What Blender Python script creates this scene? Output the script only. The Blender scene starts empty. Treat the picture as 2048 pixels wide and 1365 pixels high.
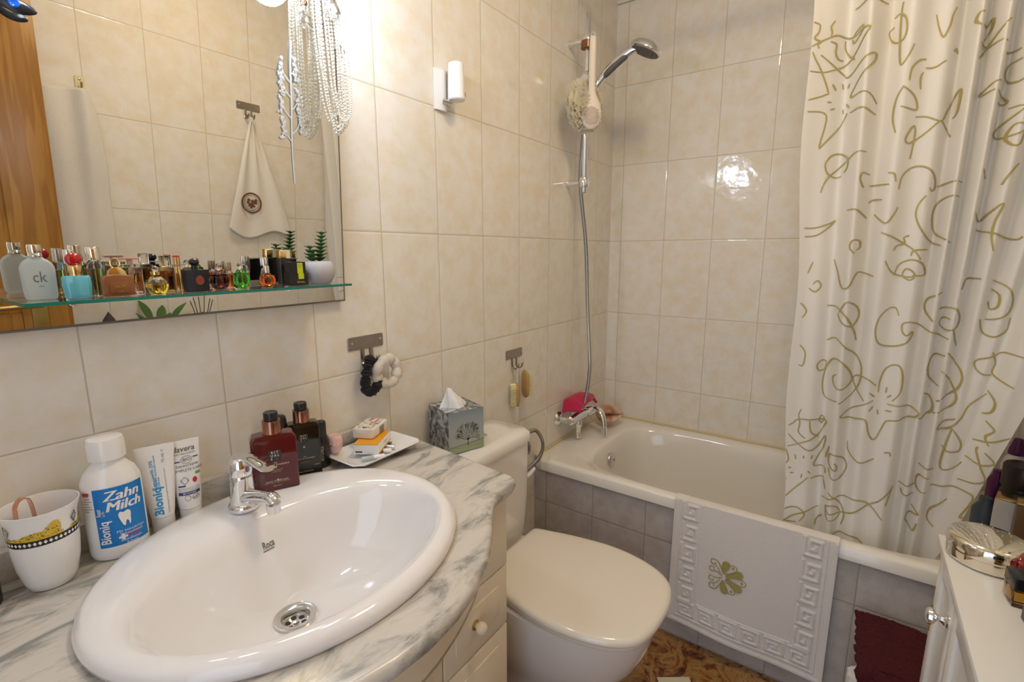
import bpy, bmesh, math, random
from mathutils import Vector, Matrix, noise
PI = math.pi
rnd = random.Random(7)
SC = bpy.context.scene
COL = SC.collection

# ------------------------------------------------------------------ materials
_mats = {}
def new_mat(name):
    m = bpy.data.materials.new(name); m.use_nodes = True
    nt = m.node_tree
    return m, nt, nt.nodes['Principled BSDF']
def setp(b, col=None, rough=None, metal=None, trans=None, ior=None, spec=None, coat=None, sheen=None, sss=None, emit=None, es=None, alpha=None):
    I = b.inputs
    if col is not None: I['Base Color'].default_value = (*col, 1)
    if rough is not None: I['Roughness'].default_value = rough
    if metal is not None: I['Metallic'].default_value = metal
    if trans is not None: I['Transmission Weight'].default_value = trans
    if ior is not None: I['IOR'].default_value = ior
    if spec is not None: I['Specular IOR Level'].default_value = spec
    if coat is not None: I['Coat Weight'].default_value = coat; I['Coat Roughness'].default_value = .05
    if sheen is not None: I['Sheen Weight'].default_value = sheen
    if sss is not None:
        I['Subsurface Weight'].default_value = sss; I['Subsurface Radius'].default_value = (.01, .008, .006)
    if emit is not None: I['Emission Color'].default_value = (*emit, 1); I['Emission Strength'].default_value = es
    if alpha is not None: I['Alpha'].default_value = alpha
def plain(name, col, rough=.4, var=0.0, vscale=30, bump=0, bscale=60, **k):
    """principled with an optional procedural tint variation and bump"""
    if name in _mats: return _mats[name]
    m, nt, b = new_mat(name); setp(b, col, rough, **k)
    N = nt.nodes; L = nt.links
    if var or bump:
        tc = N.new('ShaderNodeTexCoord')
    if var:
        n = N.new('ShaderNodeTexNoise'); n.inputs['Scale'].default_value = vscale; n.inputs['Detail'].default_value = 4
        L.new(tc.outputs['Object'], n.inputs['Vector'])
        mx = N.new('ShaderNodeMix'); mx.data_type = 'RGBA'
        L.new(n.outputs['Fac'], mx.inputs['Factor'])
        mx.inputs['A'].default_value = (*[c*(1-var) for c in col], 1); mx.inputs['B'].default_value = (*[min(1, c*(1+var)) for c in col], 1)
        L.new(mx.outputs['Result'], b.inputs['Base Color'])
    if bump:
        n2 = N.new('ShaderNodeTexNoise'); n2.inputs['Scale'].default_value = bscale; n2.inputs['Detail'].default_value = 3
        L.new(tc.outputs['Object'], n2.inputs['Vector'])
        bp = N.new('ShaderNodeBump'); bp.inputs['Strength'].default_value = bump; bp.inputs['Distance'].default_value = .002
        L.new(n2.outputs['Fac'], bp.inputs['Height']); L.new(bp.outputs['Normal'], b.inputs['Normal'])
    _mats[name] = m
    return m
def MATH(nt, op, a, b=None, c=None):
    n = nt.nodes.new('ShaderNodeMath'); n.operation = op
    for i, v in enumerate((a, b, c)):
        if v is None: continue
        if isinstance(v, (int, float)): n.inputs[i].default_value = v
        else: nt.links.new(v, n.inputs[i])
    return n.outputs[0]
def tile_mat(name, axis, u0, v0, du=.2, dv=.3335, base=((.86,.825,.755),(.83,.74,.59)), rough=.10, wave=.8):
    m, nt, b = new_mat(name); N = nt.nodes; L = nt.links
    tc = N.new('ShaderNodeTexCoord'); sp = N.new('ShaderNodeSeparateXYZ'); L.new(tc.outputs['Object'], sp.inputs[0])
    U = sp.outputs[axis]; V = sp.outputs['Z']
    u = MATH(nt, 'DIVIDE', MATH(nt, 'SUBTRACT', U, u0), du); v = MATH(nt, 'DIVIDE', MATH(nt, 'SUBTRACT', V, v0), dv)
    def edge(t, d):
        f = MATH(nt, 'FRACT', t); g = MATH(nt, 'MINIMUM', f, MATH(nt, 'SUBTRACT', 1, f)); return MATH(nt, 'MULTIPLY', g, d)
    e = MATH(nt, 'MINIMUM', edge(u, du), edge(v, dv))
    mr = N.new('ShaderNodeMapRange'); mr.inputs['From Min'].default_value = .0009; mr.inputs['From Max'].default_value = .0016
    L.new(e, mr.inputs['Value']); mask = mr.outputs[0]
    cu = MATH(nt, 'FLOOR', u); cv = MATH(nt, 'FLOOR', v)
    cb = N.new('ShaderNodeCombineXYZ'); L.new(cu, cb.inputs[0]); L.new(cv, cb.inputs[1])
    wn = N.new('ShaderNodeTexWhiteNoise'); L.new(cb.outputs[0], wn.inputs['Vector'])
    off = N.new('ShaderNodeVectorMath'); off.operation = 'MULTIPLY_ADD'
    L.new(wn.outputs['Color'], off.inputs[0]); off.inputs[1].default_value = (9, 9, 9); L.new(tc.outputs['Object'], off.inputs[2])
    n1 = N.new('ShaderNodeTexNoise'); n1.inputs['Scale'].default_value = 20; n1.inputs['Detail'].default_value = 7; n1.inputs['Roughness'].default_value = .62
    L.new(off.outputs[0], n1.inputs['Vector'])
    cr = N.new('ShaderNodeValToRGB'); L.new(n1.outputs['Fac'], cr.inputs[0])
    cr.color_ramp.elements[0].position = .40; cr.color_ramp.elements[0].color = (*base[0], 1)
    cr.color_ramp.elements[1].position = .66; cr.color_ramp.elements[1].color = (*base[1], 1)
    mx = N.new('ShaderNodeMix'); mx.data_type = 'RGBA'; L.new(mask, mx.inputs['Factor'])
    g = [c*.70 for c in base[1]]
    mx.inputs['A'].default_value = (*g, 1); L.new(cr.outputs[0], mx.inputs['B'])
    L.new(mx.outputs['Result'], b.inputs['Base Color'])
    ro = N.new('ShaderNodeMapRange'); L.new(mask, ro.inputs['Value']); ro.inputs['To Min'].default_value = .7; ro.inputs['To Max'].default_value = rough
    L.new(ro.outputs[0], b.inputs['Roughness'])
    n2 = N.new('ShaderNodeTexNoise'); n2.inputs['Scale'].default_value = 26; n2.inputs['Detail'].default_value = 2.5; n2.inputs['Roughness'].default_value = .45
    L.new(off.outputs[0], n2.inputs['Vector'])
    mr2 = N.new('ShaderNodeMapRange'); mr2.inputs['From Min'].default_value = 0; mr2.inputs['From Max'].default_value = .005; L.new(e, mr2.inputs['Value'])
    h = MATH(nt, 'ADD', MATH(nt, 'MULTIPLY', mr2.outputs[0], .5), MATH(nt, 'MULTIPLY', n2.outputs['Fac'], wave))
    bp = N.new('ShaderNodeBump'); bp.inputs['Strength'].default_value = .55; bp.inputs['Distance'].default_value = .0022
    L.new(h, bp.inputs['Height']); L.new(bp.outputs['Normal'], b.inputs['Normal'])
    setp(b, spec=.5)
    return m
def marble_mat(name):
    m, nt, b = new_mat(name); N = nt.nodes; L = nt.links
    tc = N.new('ShaderNodeTexCoord'); mp = N.new('ShaderNodeMapping'); L.new(tc.outputs['Object'], mp.inputs[0])
    mp.inputs['Rotation'].default_value = (0, 0, .25); mp.inputs['Scale'].default_value = (5, 13, 7)
    n = N.new('ShaderNodeTexNoise'); n.inputs['Scale'].default_value = 1.6; n.inputs['Detail'].default_value = 8; n.inputs['Roughness'].default_value = .66; n.inputs['Distortion'].default_value = .7
    L.new(mp.outputs[0], n.inputs['Vector'])
    cr = N.new('ShaderNodeValToRGB'); L.new(n.outputs['Fac'], cr.inputs[0]); e = cr.color_ramp.elements
    e[0].position = .3; e[0].color = (.18, .185, .17, 1)
    e[1].position = .64; e[1].color = (.62, .58, .51, 1)
    for p, c in ((.41, (.33, .325, .30, 1)), (.475, (.52, .49, .44, 1)), (.55, (.63, .59, .53, 1)), (.72, (.42, .39, .34, 1))):
        x = e.new(p); x.color = c
    L.new(cr.outputs[0], b.inputs['Base Color']); setp(b, rough=.22)
    return m
def wood_mat(name, c1, c2, scale=(18, 18, 1.2), rough=.35, ring=6):
    m, nt, b = new_mat(name); N = nt.nodes; L = nt.links
    tc = N.new('ShaderNodeTexCoord'); mp = N.new('ShaderNodeMapping'); L.new(tc.outputs['Object'], mp.inputs[0]); mp.inputs['Scale'].default_value = scale
    n = N.new('ShaderNodeTexNoise'); n.inputs['Scale'].default_value = 1; n.inputs['Detail'].default_value = 3; L.new(mp.outputs[0], n.inputs['Vector'])
    f = MATH(nt, 'FRACT', MATH(nt, 'MULTIPLY', n.outputs['Fac'], ring))
    cr = N.new('ShaderNodeValToRGB'); L.new(f, cr.inputs[0]); e = cr.color_ramp.elements
    e[0].color = (*c1, 1); e[1].color = (*c2, 1); e[1].position = .85; x = e.new(1.0); x.color = (*c1, 1)
    L.new(cr.outputs[0], b.inputs['Base Color']); setp(b, rough=rough)
    return m
def floor_mat(name):
    m, nt, b = new_mat(name); N = nt.nodes; L = nt.links
    tc = N.new('ShaderNodeTexCoord')
    n = N.new('ShaderNodeTexNoise'); n.inputs['Scale'].default_value = 13; n.inputs['Detail'].default_value = 10; n.inputs['Roughness'].default_value = .7; n.inputs['Distortion'].default_value = 1.2
    L.new(tc.outputs['Object'], n.inputs['Vector'])
    cr = N.new('ShaderNodeValToRGB'); L.new(n.outputs['Fac'], cr.inputs[0]); e = cr.color_ramp.elements
    e[0].position = .36; e[0].color = (.05, .018, .008, 1)
    e[1].position = .72; e[1].color = (.62, .5, .38, 1)
    for p, c in ((.43, (.17, .06, .02, 1)), (.5, (.36, .17, .05, 1)), (.56, (.42, .26, .10, 1)), (.6, (.20, .08, .035, 1)), (.655, (.42, .25, .10, 1))):
        x = e.new(p); x.color = c
    L.new(cr.outputs[0], b.inputs['Base Color']); setp(b, rough=.18)
    return m
def glass(name, col=(1, 1, 1), rough=0.0, ior=1.45):
    if name in _mats: return _mats[name]
    m, nt, b = new_mat(name); setp(b, col, rough, trans=1.0, ior=ior); _mats[name] = m
    return m

M = {}
M['tile_m'] = tile_mat('mirror_wall_tile', 'X', -1.9543, 1.3535)
M['tile_b'] = tile_mat('bath_wall_tile', 'Y', -.0535, 1.3535)
M['tile_o'] = tile_mat('towel_wall_tile', 'X', -1.52, 1.3505)
M['tile_p'] = tile_mat('bath_panel_tile', 'Y', -.0535, .3370, base=((.58,.53,.49),(.47,.42,.38)), rough=.3, wave=.15)  # shade on the tub front is put into these darker tile colours
M['border'] = plain('border_tile', (.30, .17, .10), .3, var=.5, vscale=40)
M['floor'] = floor_mat('brown_marble_floor')
M['ceil'] = plain('ceiling_paint', (.8, .76, .68), .8)
M['marble'] = marble_mat('grey_veined_marble')
M['ceramic'] = plain('white_ceramic', (.86, .84, .83), .06, coat=.6)
M['ceramic_w'] = plain('cream_white_ceramic', (.84, .80, .74), .08, coat=.5)
M['seatpl'] = plain('cream_seat_plastic', (.82, .75, .64), .13, coat=.3)
M['tub'] = plain('bathtub_enamel', (.86, .82, .74), .08, coat=.5)
M['chrome'] = plain('chrome', (.82, .83, .85), .06, metal=1)
M['steel'] = plain('brushed_steel', (.42, .38, .33), .32, metal=1, var=.12, vscale=90)
M['steel_l'] = plain('bright_steel', (.72, .71, .69), .18, metal=1)
M['dark'] = plain('dark_recess', (.02, .02, .02), .5)
M['black'] = plain('black_plastic', (.012, .012, .013), .25)
M['grey_rub'] = plain('grey_rubber', (.12, .12, .12), .5)
M['white'] = plain('white_plastic', (.88, .87, .86), .25)
M['white_g'] = plain('glossy_white_plastic', (.9, .9, .9), .12, coat=.3)
M['cream'] = plain('cream_lacquer', (.80, .70, .52), .35)
M['creamknob'] = plain('cream_knob', (.82, .73, .55), .15)
M['cabwhite'] = plain('white_painted_wood', (.80, .78, .74), .3, var=.03, vscale=8)
M['gold'] = plain('gold_metal', (.83, .62, .28), .18, metal=1)
M['brass'] = plain('aged_brass', (.55, .42, .16), .3, metal=1)
M['silver'] = plain('silver_mirror_metal', (.80, .76, .66), .06, metal=1)
M['rosegold'] = plain('rose_copper', (.40, .20, .14), .18, metal=1)
M['copper'] = plain('copper_foil', (.75, .36, .25), .22, metal=1)
M['glass'] = glass('clear_glass')
M['frost'] = plain('frosted_glass', (.80, .86, .84), .35, trans=.55, ior=1.3)
M['shelfglass'] = glass('shelf_glass', (.90, .97, .94))
M['shelfedge'] = plain('green_glass_edge', (.02, .30, .24), .08, trans=.35)
M['gray_txt'] = plain('grey_print', (.16, .16, .15), .5)
M['pearl'] = plain('pearl', (.90, .87, .78), .18, coat=.5)
M['paper'] = plain('tissue_paper', (.92, .92, .92), .8)
M['pine'] = wood_mat('varnished_pine', (.30, .125, .015), (.42, .20, .035), ring=4)
M['bamboo'] = plain('bamboo', (.50, .29, .10), .35, var=.15, vscale=50)
M['bristle'] = plain('pale_bristle', (.84, .76, .44), .6)
M['terry'] = plain('white_terry', (.80, .75, .70), .95, bump=.8, bscale=420, sheen=.3)
M['terry_w'] = plain('white_towel', (.80, .76, .69), .95, bump=.8, bscale=300, sheen=.3)
M['red_mat'] = plain('dark_red_shag', (.060, .0012, .005), .95, var=.3, vscale=60, bump=1, bscale=240)
M['red_cloth'] = plain('crimson_cloth', (.52, .012, .07), .9, bump=.6, bscale=300, sheen=.3)
M['goldthread'] = plain('gold_thread', (.40, .33, .10), .6)
M['linegold'] = plain('olive_gold_print', (.45, .36, .12), .5)
M['leaf'] = plain('plant_leaf', (.08, .17, .06), .4, var=.4, vscale=30)
M['leaf2'] = plain('dark_leaf', (.05, .13, .02), .35, var=.35, vscale=20)
M['stem'] = plain('green_stem', (.12, .16, .05), .5)
M['concrete'] = plain('grey_concrete', (.50, .49, .50), .7, var=.12, vscale=25, bump=.2)
M['soil'] = plain('soil', (.05, .035, .02), .9)
M['navy'] = plain('navy_print', (.03, .05, .22), .4)
M['blue'] = plain('label_blue', (.0, .20, .62), .35)
M['cyan'] = plain('print_cyan', (.02, .33, .70), .4)
M['redpr'] = plain('red_print', (.62, .03, .04), .4)
M['yellow'] = plain('leopard_yellow', (.72, .50, .03), .4, var=.3, vscale=120)
M['orange'] = plain('orange_card', (.85, .38, .02), .4)
M['greenpr'] = plain('green_print', (.15, .42, .08), .5)
M['caulk'] = plain('yellowed_sealant', (.72, .58, .30), .4)

# ------------------------------------------------------------------ mesh builder
class MB:
    def __init__(s): s.V = []; s.F = []; s.MI = []; s.mi = 0; s.T = Matrix.Identity(4)
    def m(s, i): s.mi = i; return s
    def t(s, *a):
        """set transform: t(x,y,z, rz, rx, ry)"""
        x, y, z = (list(a)+[0, 0, 0])[:3]; rz = a[3] if len(a) > 3 else 0; rx = a[4] if len(a) > 4 else 0; ry = a[5] if len(a) > 5 else 0
        s.T = Matrix.Translation((x, y, z)) @ Matrix.Rotation(rz, 4, 'Z') @ Matrix.Rotation(ry, 4, 'Y') @ Matrix.Rotation(rx, 4, 'X'); return s
    def add(s, V, F):
        o = len(s.V); s.V += [tuple(s.T @ Vector(v)) for v in V]
        s.F += [tuple(i+o for i in f) for f in F]; s.MI += [s.mi]*len(F); return s
    def bm(s, bm):
        bm.verts.ensure_lookup_table(); bm.verts.index_update()
        s.add([v.co[:] for v in bm.verts], [[v.index for v in f.verts] for f in bm.faces]); bm.free(); return s
    def box(s, x0, x1, y0, y1, z0, z1, bev=0, seg=2):
        bm = bmesh.new(); bmesh.ops.create_cube(bm, size=1)
        for v in bm.verts: v.co = Vector(((x0+x1)/2+v.co.x*(x1-x0), (y0+y1)/2+v.co.y*(y1-y0), (z0+z1)/2+v.co.z*(z1-z0)))
        if bev: bmesh.ops.bevel(bm, geom=list(bm.edges), offset=bev, segments=seg, profile=.5, affect='EDGES')
        return s.bm(bm)
    def prism(s, pts, z0, z1, bev=0, seg=2):
        bm = bmesh.new(); lo = [bm.verts.new((x, y, z0)) for x, y in pts]; hi = [bm.verts.new((x, y, z1)) for x, y in pts]
        n = len(pts); bm.faces.new(lo[::-1]); bm.faces.new(hi)
        for i in range(n): bm.faces.new((lo[i], lo[(i+1) % n], hi[(i+1) % n], hi[i]))
        bmesh.ops.recalc_face_normals(bm, faces=bm.faces)
        if bev:
            ed = [e for e in bm.edges if abs(e.verts[0].co.z-e.verts[1].co.z) < 1e-7]
            bmesh.ops.bevel(bm, geom=ed, offset=bev, segments=seg, profile=.5, affect='EDGES')
        return s.bm(bm)
    def rings(s, R, cap0=True, cap1=True, closed=False):
        n = len(R[0]); V = [p for r in R for p in r]; F = []
        k = len(R)
        for i in range(k if closed else k-1):
            a = i*n; b = ((i+1) % k)*n
            for j in range(n): F.append((a+j, a+(j+1) % n, b+(j+1) % n, b+j))
        if cap0 and not closed: F.append(tuple(range(n))[::-1])
        if cap1 and not closed: F.append(tuple((k-1)*n+j for j in range(n)))
        return s.add(V, F)
    def lathe(s, prof, seg=32, cx=0, cy=0, sx=1, sy=1, cap=True):
        R = [[(cx+r*sx*math.cos(2*PI*j/seg), cy+r*sy*math.sin(2*PI*j/seg), z) for j in range(seg)] for r, z in prof]
        return s.rings(R, cap, cap)
    def sphere(s, c, r, seg=16, sc=(1, 1, 1)):
        h = seg//2
        prof = [(max(math.sin(PI*i/h)*r, r*.02), -math.cos(PI*i/h)*r) for i in range(h+1)]
        return s.rings([[(c[0]+a*sc[0]*math.cos(2*PI*j/seg), c[1]+a*sc[1]*math.sin(2*PI*j/seg), c[2]+z*sc[2]) for j in range(seg)] for a, z in prof])
    def tube(s, path, r, seg=10, closed=False, flat=None):
        P = [Vector(p) for p in path]; n = len(P); R = []
        up = Vector((0, 0, 1)); prev = None
        for i, p in enumerate(P):
            a = P[(i-1) % n] if (i or closed) else P[0]; b = P[(i+1) % n] if (i < n-1 or closed) else P[-1]
            d = (b-a); d = d.normalized() if d.length > 1e-9 else Vector((0, 0, 1))
            if prev is None:
                x = d.cross(up)
                if x.length < .05: x = d.cross(Vector((0, 1, 0)))
            else: x = prev - d*prev.dot(d)
            x.normalize(); prev = x; y = d.cross(x)
            rr = r[i] if isinstance(r, (list, tuple)) else r
            fy = flat if flat else 1
            R.append([tuple(p + x*(rr*math.cos(2*PI*j/seg)) + y*(rr*fy*math.sin(2*PI*j/seg))) for j in range(seg)])
        return s.rings(R, closed=closed)
    def grid(s, nu, nv, fn, closed_u=False):
        V = [fn(i/(nu if closed_u else nu-1), j/(nv-1)) for j in range(nv) for i in range(nu)]; F = []
        for j in range(nv-1):
            for i in range(nu if closed_u else nu-1):
                i2 = (i+1) % nu; F.append((j*nu+i, j*nu+i2, (j+1)*nu+i2, (j+1)*nu+i))
        return s.add(V, F)
    def text(s, body, size, fn=None, sx=1.0, bold=0, shear=0, align='CENTER', rot=0):
        """flat text on the local XY plane through fn(u,v)->(x,y,z)"""
        cu = bpy.data.curves.new('t', 'FONT'); cu.body = body; cu.size = size; cu.align_x = align; cu.align_y = 'CENTER'
        cu.resolution_u = 2; cu.offset = bold*size; cu.shear = shear; cu.space_line = .85
        ob = bpy.data.objects.new('t', cu); COL.objects.link(ob); dg = bpy.context.evaluated_depsgraph_get(); dg.update()
        me = bpy.data.meshes.new_from_object(ob.evaluated_get(dg))
        V = []
        for v in me.vertices:
            x, y = v.co.x*sx, v.co.y
            if rot: x, y = x*math.cos(rot)-y*math.sin(rot), x*math.sin(rot)+y*math.cos(rot)
            V.append(fn(x, y) if fn else (x, y, 0))
        F = [list(p.vertices) for p in me.polygons]
        bpy.data.objects.remove(ob); bpy.data.curves.remove(cu); bpy.data.meshes.remove(me)
        return s.add(V, F)
    def build(s, name, mats, parent=None, smooth=40, loc=None):
        me = bpy.data.meshes.new(name); me.from_pydata(s.V, [], s.F)
        if not isinstance(mats, (list, tuple)): mats = [mats]
        for m in mats: me.materials.append(m)
        me.polygons.foreach_set('material_index', s.MI)
        bm = bmesh.new(); bm.from_mesh(me)
        bmesh.ops.recalc_face_normals(bm, faces=bm.faces); bm.to_mesh(me); bm.free()
        if smooth:
            me.polygons.foreach_set('use_smooth', [True]*len(me.polygons)); me.set_sharp_from_angle(angle=math.radians(smooth))
        ob = bpy.data.objects.new(name, me); COL.objects.link(ob)
        if parent: ob.parent = parent
        if loc: ob.location = loc
        return ob
def thing(name, label, cat, loc=(0, 0, 0), rz=0, group=None):
    o = bpy.data.objects.new(name, None); COL.objects.link(o); o.location = loc; o.rotation_euler = (0, 0, rz)
    o.empty_display_size = .02
    return tag(o, label, cat, group)
def tag(o, label, cat, group=None):
    o['label'] = label; o['category'] = cat
    if group: o['group'] = group
    return o
def struct(o): o['kind'] = 'structure'; return o
def crom(P, n=6, closed=False):
    """Catmull-Rom through points of any dimension"""
    N = len(P); out = []
    if N < 3: return [tuple(p) for p in P]
    rng = range(N if closed else N-1)
    for i in rng:
        if closed: a, b, c, d = P[(i-1) % N], P[i], P[(i+1) % N], P[(i+2) % N]
        else: a, b, c, d = P[max(i-1, 0)], P[i], P[i+1], P[min(i+2, N-1)]
        for k in range(n):
            t = k/n
            out.append(tuple(.5*((2*q)+(-p+r)*t+(2*p-5*q+4*r-s_)*t*t+(-p+3*q-3*r+s_)*t**3) for p, q, r, s_ in zip(a, b, c, d)))
    if not closed: out.append(tuple(P[-1]))
    return out
def sell(cx, cy, a, b, z, n=64, e=2.0, af=None):
    """superellipse ring"""
    R = []
    for j in range(n):
        th = 2*PI*j/n; c, s = math.cos(th), math.sin(th)
        x = abs(c)**(2/e)*(1 if c >= 0 else -1); y = abs(s)**(2/e)*(1 if s >= 0 else -1)
        R.append((cx+a*x, cy+b*y, z))
    return R
def rrect(x0, x1, y0, y1, r, k=5):
    out = []
    for cx, cy, a0 in ((x1-r, y1-r, 0), (x0+r, y1-r, PI/2), (x0+r, y0+r, PI), (x1-r, y0+r, 1.5*PI)):
        for i in range(k+1): a = a0+PI/2*i/k; out.append((cx+r*math.cos(a), cy+r*math.sin(a)))
    return out
# ================================================================== ROOM
XW, YO, ZC = -2.60, -1.45, 2.50      # door wall, towel wall, ceiling
struct(MB().box(XW, .08, 0, .08, 0, ZC).build('wall_mirror', M['tile_m'], smooth=0))
struct(MB().box(0, .08, YO-.08, 0, 0, ZC).build('wall_bath', M['tile_b'], smooth=0))
struct(MB().box(XW, .08, YO-.08, YO, 0, ZC).build('wall_towel', M['tile_o'], smooth=0))
struct(MB().box(XW-.08, XW, YO-.08, -1.385, 0, ZC).box(XW-.08, XW, -.60, .08, 0, ZC).box(XW-.08, XW, -1.385, -.60, 2.06, ZC).build('wall_door', M['tile_b'], smooth=0))
b = MB()
for y0, y1, z0, z1 in ((-1.40, -1.375, 0, 2.075), (-.61, -.585, 0, 2.075), (-1.40, -.585, 2.05, 2.075)): b.box(XW-.085, XW+.008, y0, y1, z0, z1, .002)
struct(b.build('trim_3', M['pine']))
struct(MB().box(XW-.08, .08, YO-.08, .08, -.05, 0).build('floor', M['floor'], smooth=0))
struct(MB().box(XW-.08, .08, YO-.08, .08, ZC, ZC+.05).build('ceiling', M['ceil'], smooth=0))
b = MB(); b.box(-.006, 0, YO, 0, 2.3535, 2.405, .002)
for k in range(10):
    y = -.07-k*.14
    b.m(1).tube([(-.007, y+.03*math.cos(a), 2.379+.014*math.sin(a)) for a in [i*PI/8 for i in range(16)]], .0025, 6, closed=True); b.m(0)
struct(b.build('trim_1', [M['tile_b'], M['border']]))
struct(MB().box(-.645, -.625, YO+.001, -.001, 0, .4665, .001).build('wall_tub', M['tile_p'], smooth=0))
# yellowed sealant bead between tub and walls
b = MB()
b.tube([(-.004, y, .516) for y in (-.004, -.5, -1.0, YO+.004)], .0045, 8); b.tube([(x, -.004, .516) for x in (-.645, -.3, -.004)], .0045, 8)
struct(b.build('trim_2', M['caulk']))

# ================================================================== BATHTUB
t = thing('bathtub', 'white enamel bathtub with tiled front in the corner behind the toilet', 'bathtub', (-.325, -.725, 0))
def tubring(x0, x1, y0, y1, z, e, n=120): return sell((x0+x1)/2+.325, (y0+y1)/2+.725, (x1-x0)/2, (y1-y0)/2, z, n, e)
R = [tubring(-.652, -.001, -1.449, -.001, .467, 40), tubring(-.658, -.001, -1.449, -.001, .472, 40), tubring(-.658, -.001, -1.449, -.001, .503, 40), tubring(-.652, -.003, -1.447, -.003, .511, 40),
     tubring(-.640, -.008, -1.44, -.01, .514, 30), tubring(-.626, -.045, -1.31, -.165, .513, 5), tubring(-.620, -.052, -1.30, -.172, .509, 5), tubring(-.612, -.06, -1.285, -.18, .498, 4.8),
     tubring(-.60, -.07, -1.26, -.19, .44, 4.5), tubring(-.575, -.095, -1.20, -.215, .30, 4), tubring(-.55, -.12, -1.15, -.24, .19, 3.6), tubring(-.52, -.15, -1.10, -.27, .150, 3.2), tubring(-.45, -.22, -.98, -.38, .140, 2.6), tubring(-.36, -.31, -.75, -.65, .138, 2)]
MB().rings(R, cap0=False).build('shell', M['tub'], t, 50)
# overflow cover on the tap end
b = MB(); b.t(-.345+.325, -.195+.725, .440, 0, PI/2-.12)
b.lathe([(.001, .010), (.020, .009), (.029, .004), (.030, 0), (.030, -.004)], 32); b.m(1).lathe([(.004, .0105), (.005, .009)], 12)
b.build('overflow_cover', [M['steel_l'], M['dark']], t)

# ================================================================== TOILET
CX = -1.10
t = thing('toilet', 'cream white close-coupled toilet with closed lid between vanity and bathtub', 'toilet', (CX, -.1, 0))
oy = .1
b = MB()
def tk(w, y0, y1, z, n=56, e=7): return sell(0, (y0+y1)/2+oy, w, (y1-y0)/2, z, n, e)
b.rings([tk(.10, -.16, -.03, .36), tk(.135, -.168, -.022, .385), tk(.148, -.175, -.018, .42), tk(.158, -.178, -.015, .55), tk(.161, -.178, -.013, .722)])
b.build('cistern', M['ceramic_w'], t)
b = MB()
b.rings([tk(.158, -.178, -.012, .7235), tk(.165, -.185, -.008, .725), tk(.167, -.187, -.006, .735), tk(.162, -.183, -.009, .750), tk(.150, -.172, -.018, .7595), tk(.10, -.14, -.05, .762, e=4), tk(.02, -.1, -.09, .763, e=3)])
lid = b.build('cistern_lid', M['ceramic_w'], t)
b = MB().t(0, -.092+oy, .763); b.lathe([(.024, -.002), (.024, .003), (.021, .005), (.0195, .004), (.0185, .0015)], 36)
b.lathe([(.0005, .0045), (.015, .004), (.0178, .002), (.0178, -.001)], 36)
b.build('flush_button', M['chrome'], t)
def bw(a, y0, y1, z, n=72, e=2.25): return sell(0, (y0+y1)/2+oy, a, (y1-y0)/2, z, n, e)
b = MB()
b.rings([bw(.112, -.450, -.05, 0, e=4), bw(.106, -.445, -.05, .03, e=4), bw(.098, -.450, -.055, .085, e=3.2), bw(.104, -.478, -.06, .125, e=2.8), bw(.124, -.535, -.06, .17, e=2.6), bw(.146, -.583, -.06, .22, e=2.4), bw(.162, -.614, -.07, .27), bw(.172, -.635, -.085, .325), bw(.178, -.646, -.10, .375), bw(.178, -.647, -.10, .395), bw(.172, -.64, -.10, .400)])
b.box(-.13, .13, -.25+oy, -.03+oy, .30, .385, .02, 3)
b.build('bowl', M['ceramic_w'], t)
# seat outline: straight rear edge, egg shaped front
def seat_out(s=1.0, dz=0, grow=0):
    P = []
    N = 60
    for i in range(N+1):
        th = -PI*.5 + 2*PI*i/N if False else None
    yr, yf, yw = -.205, -.662, -.455
    pts = [(.118, yr), (.136, yr-.008), (.150, -.26), (.168, -.33), (.180, -.40), (.184, yw), (.178, -.52), (.156, -.59), (.118, -.637), (.065, -.657), (0, yf)]
    pts = pts + [(-x, y) for x, y in pts[-2::-1]]
    c = crom(pts, 5)
    return [(x*(1+grow/.18), (y+.43)*(1+grow/.23)-.43+oy) for x, y in c]
def loftpts(b, L):
    b.rings([[(x, y, z) for x, y in seat_out(grow=g)] for g, z in L]); return b
loftpts(MB(), [(-.012, .402), (-.002, .403), (.0, .408), (0, .414), (-.003, .4165), (-.05, .4165)]).build('seat', M['seatpl'], t)
loftpts(MB(), [(-.01, .4185), (.002, .419), (.006, .4225), (.006, .429), (.002, .435), (-.006, .4385), (-.02, .440), (-.06, .4415), (-.12, .443), (-.17, .4435)]).build('lid', M['seatpl'], t)
pass
for sx in (-.075, .075): b = MB(); b.tube([(sx-.018, -.195+oy, .412), (sx+.018, -.195+oy, .412)], .010, 12); b.build('hinge', M['seatpl'], t)

# ================================================================== VANITY
t = thing('vanity_cabinet', 'cream lacquered vanity cabinet with knobbed drawer under the marble counter', 'cabinet', (-1.80, -.2, 0))
ox, oy2 = 1.80, .2
b = MB()
b.box(-2.19+ox, -1.41+ox, -.398+oy2, -.03+oy2, .07, .10); b.box(-2.19+ox, -2.172+ox, -.398+oy2, -.001+oy2, .0, .810); b.box(-1.428+ox, -1.41+ox, -.398+oy2, -.001+oy2, .0, .810, .001)
b.box(-2.172+ox, -1.428+ox, -.02+oy2, -.002+oy2, .1, .81); b.box(-2.172+ox, -1.428+ox, -.38+oy2, -.365+oy2, .0, .10)
b.box(-2.172+ox, -1.428+ox, -.395+oy2, -.382+oy2, .652, .712)
for x in (-2.189, -1.61): b.box(x+ox, x+.199+ox, -.418+oy2, -.397+oy2, .651, .8095, .002)
b.build('body', M['cream'], t)
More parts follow.
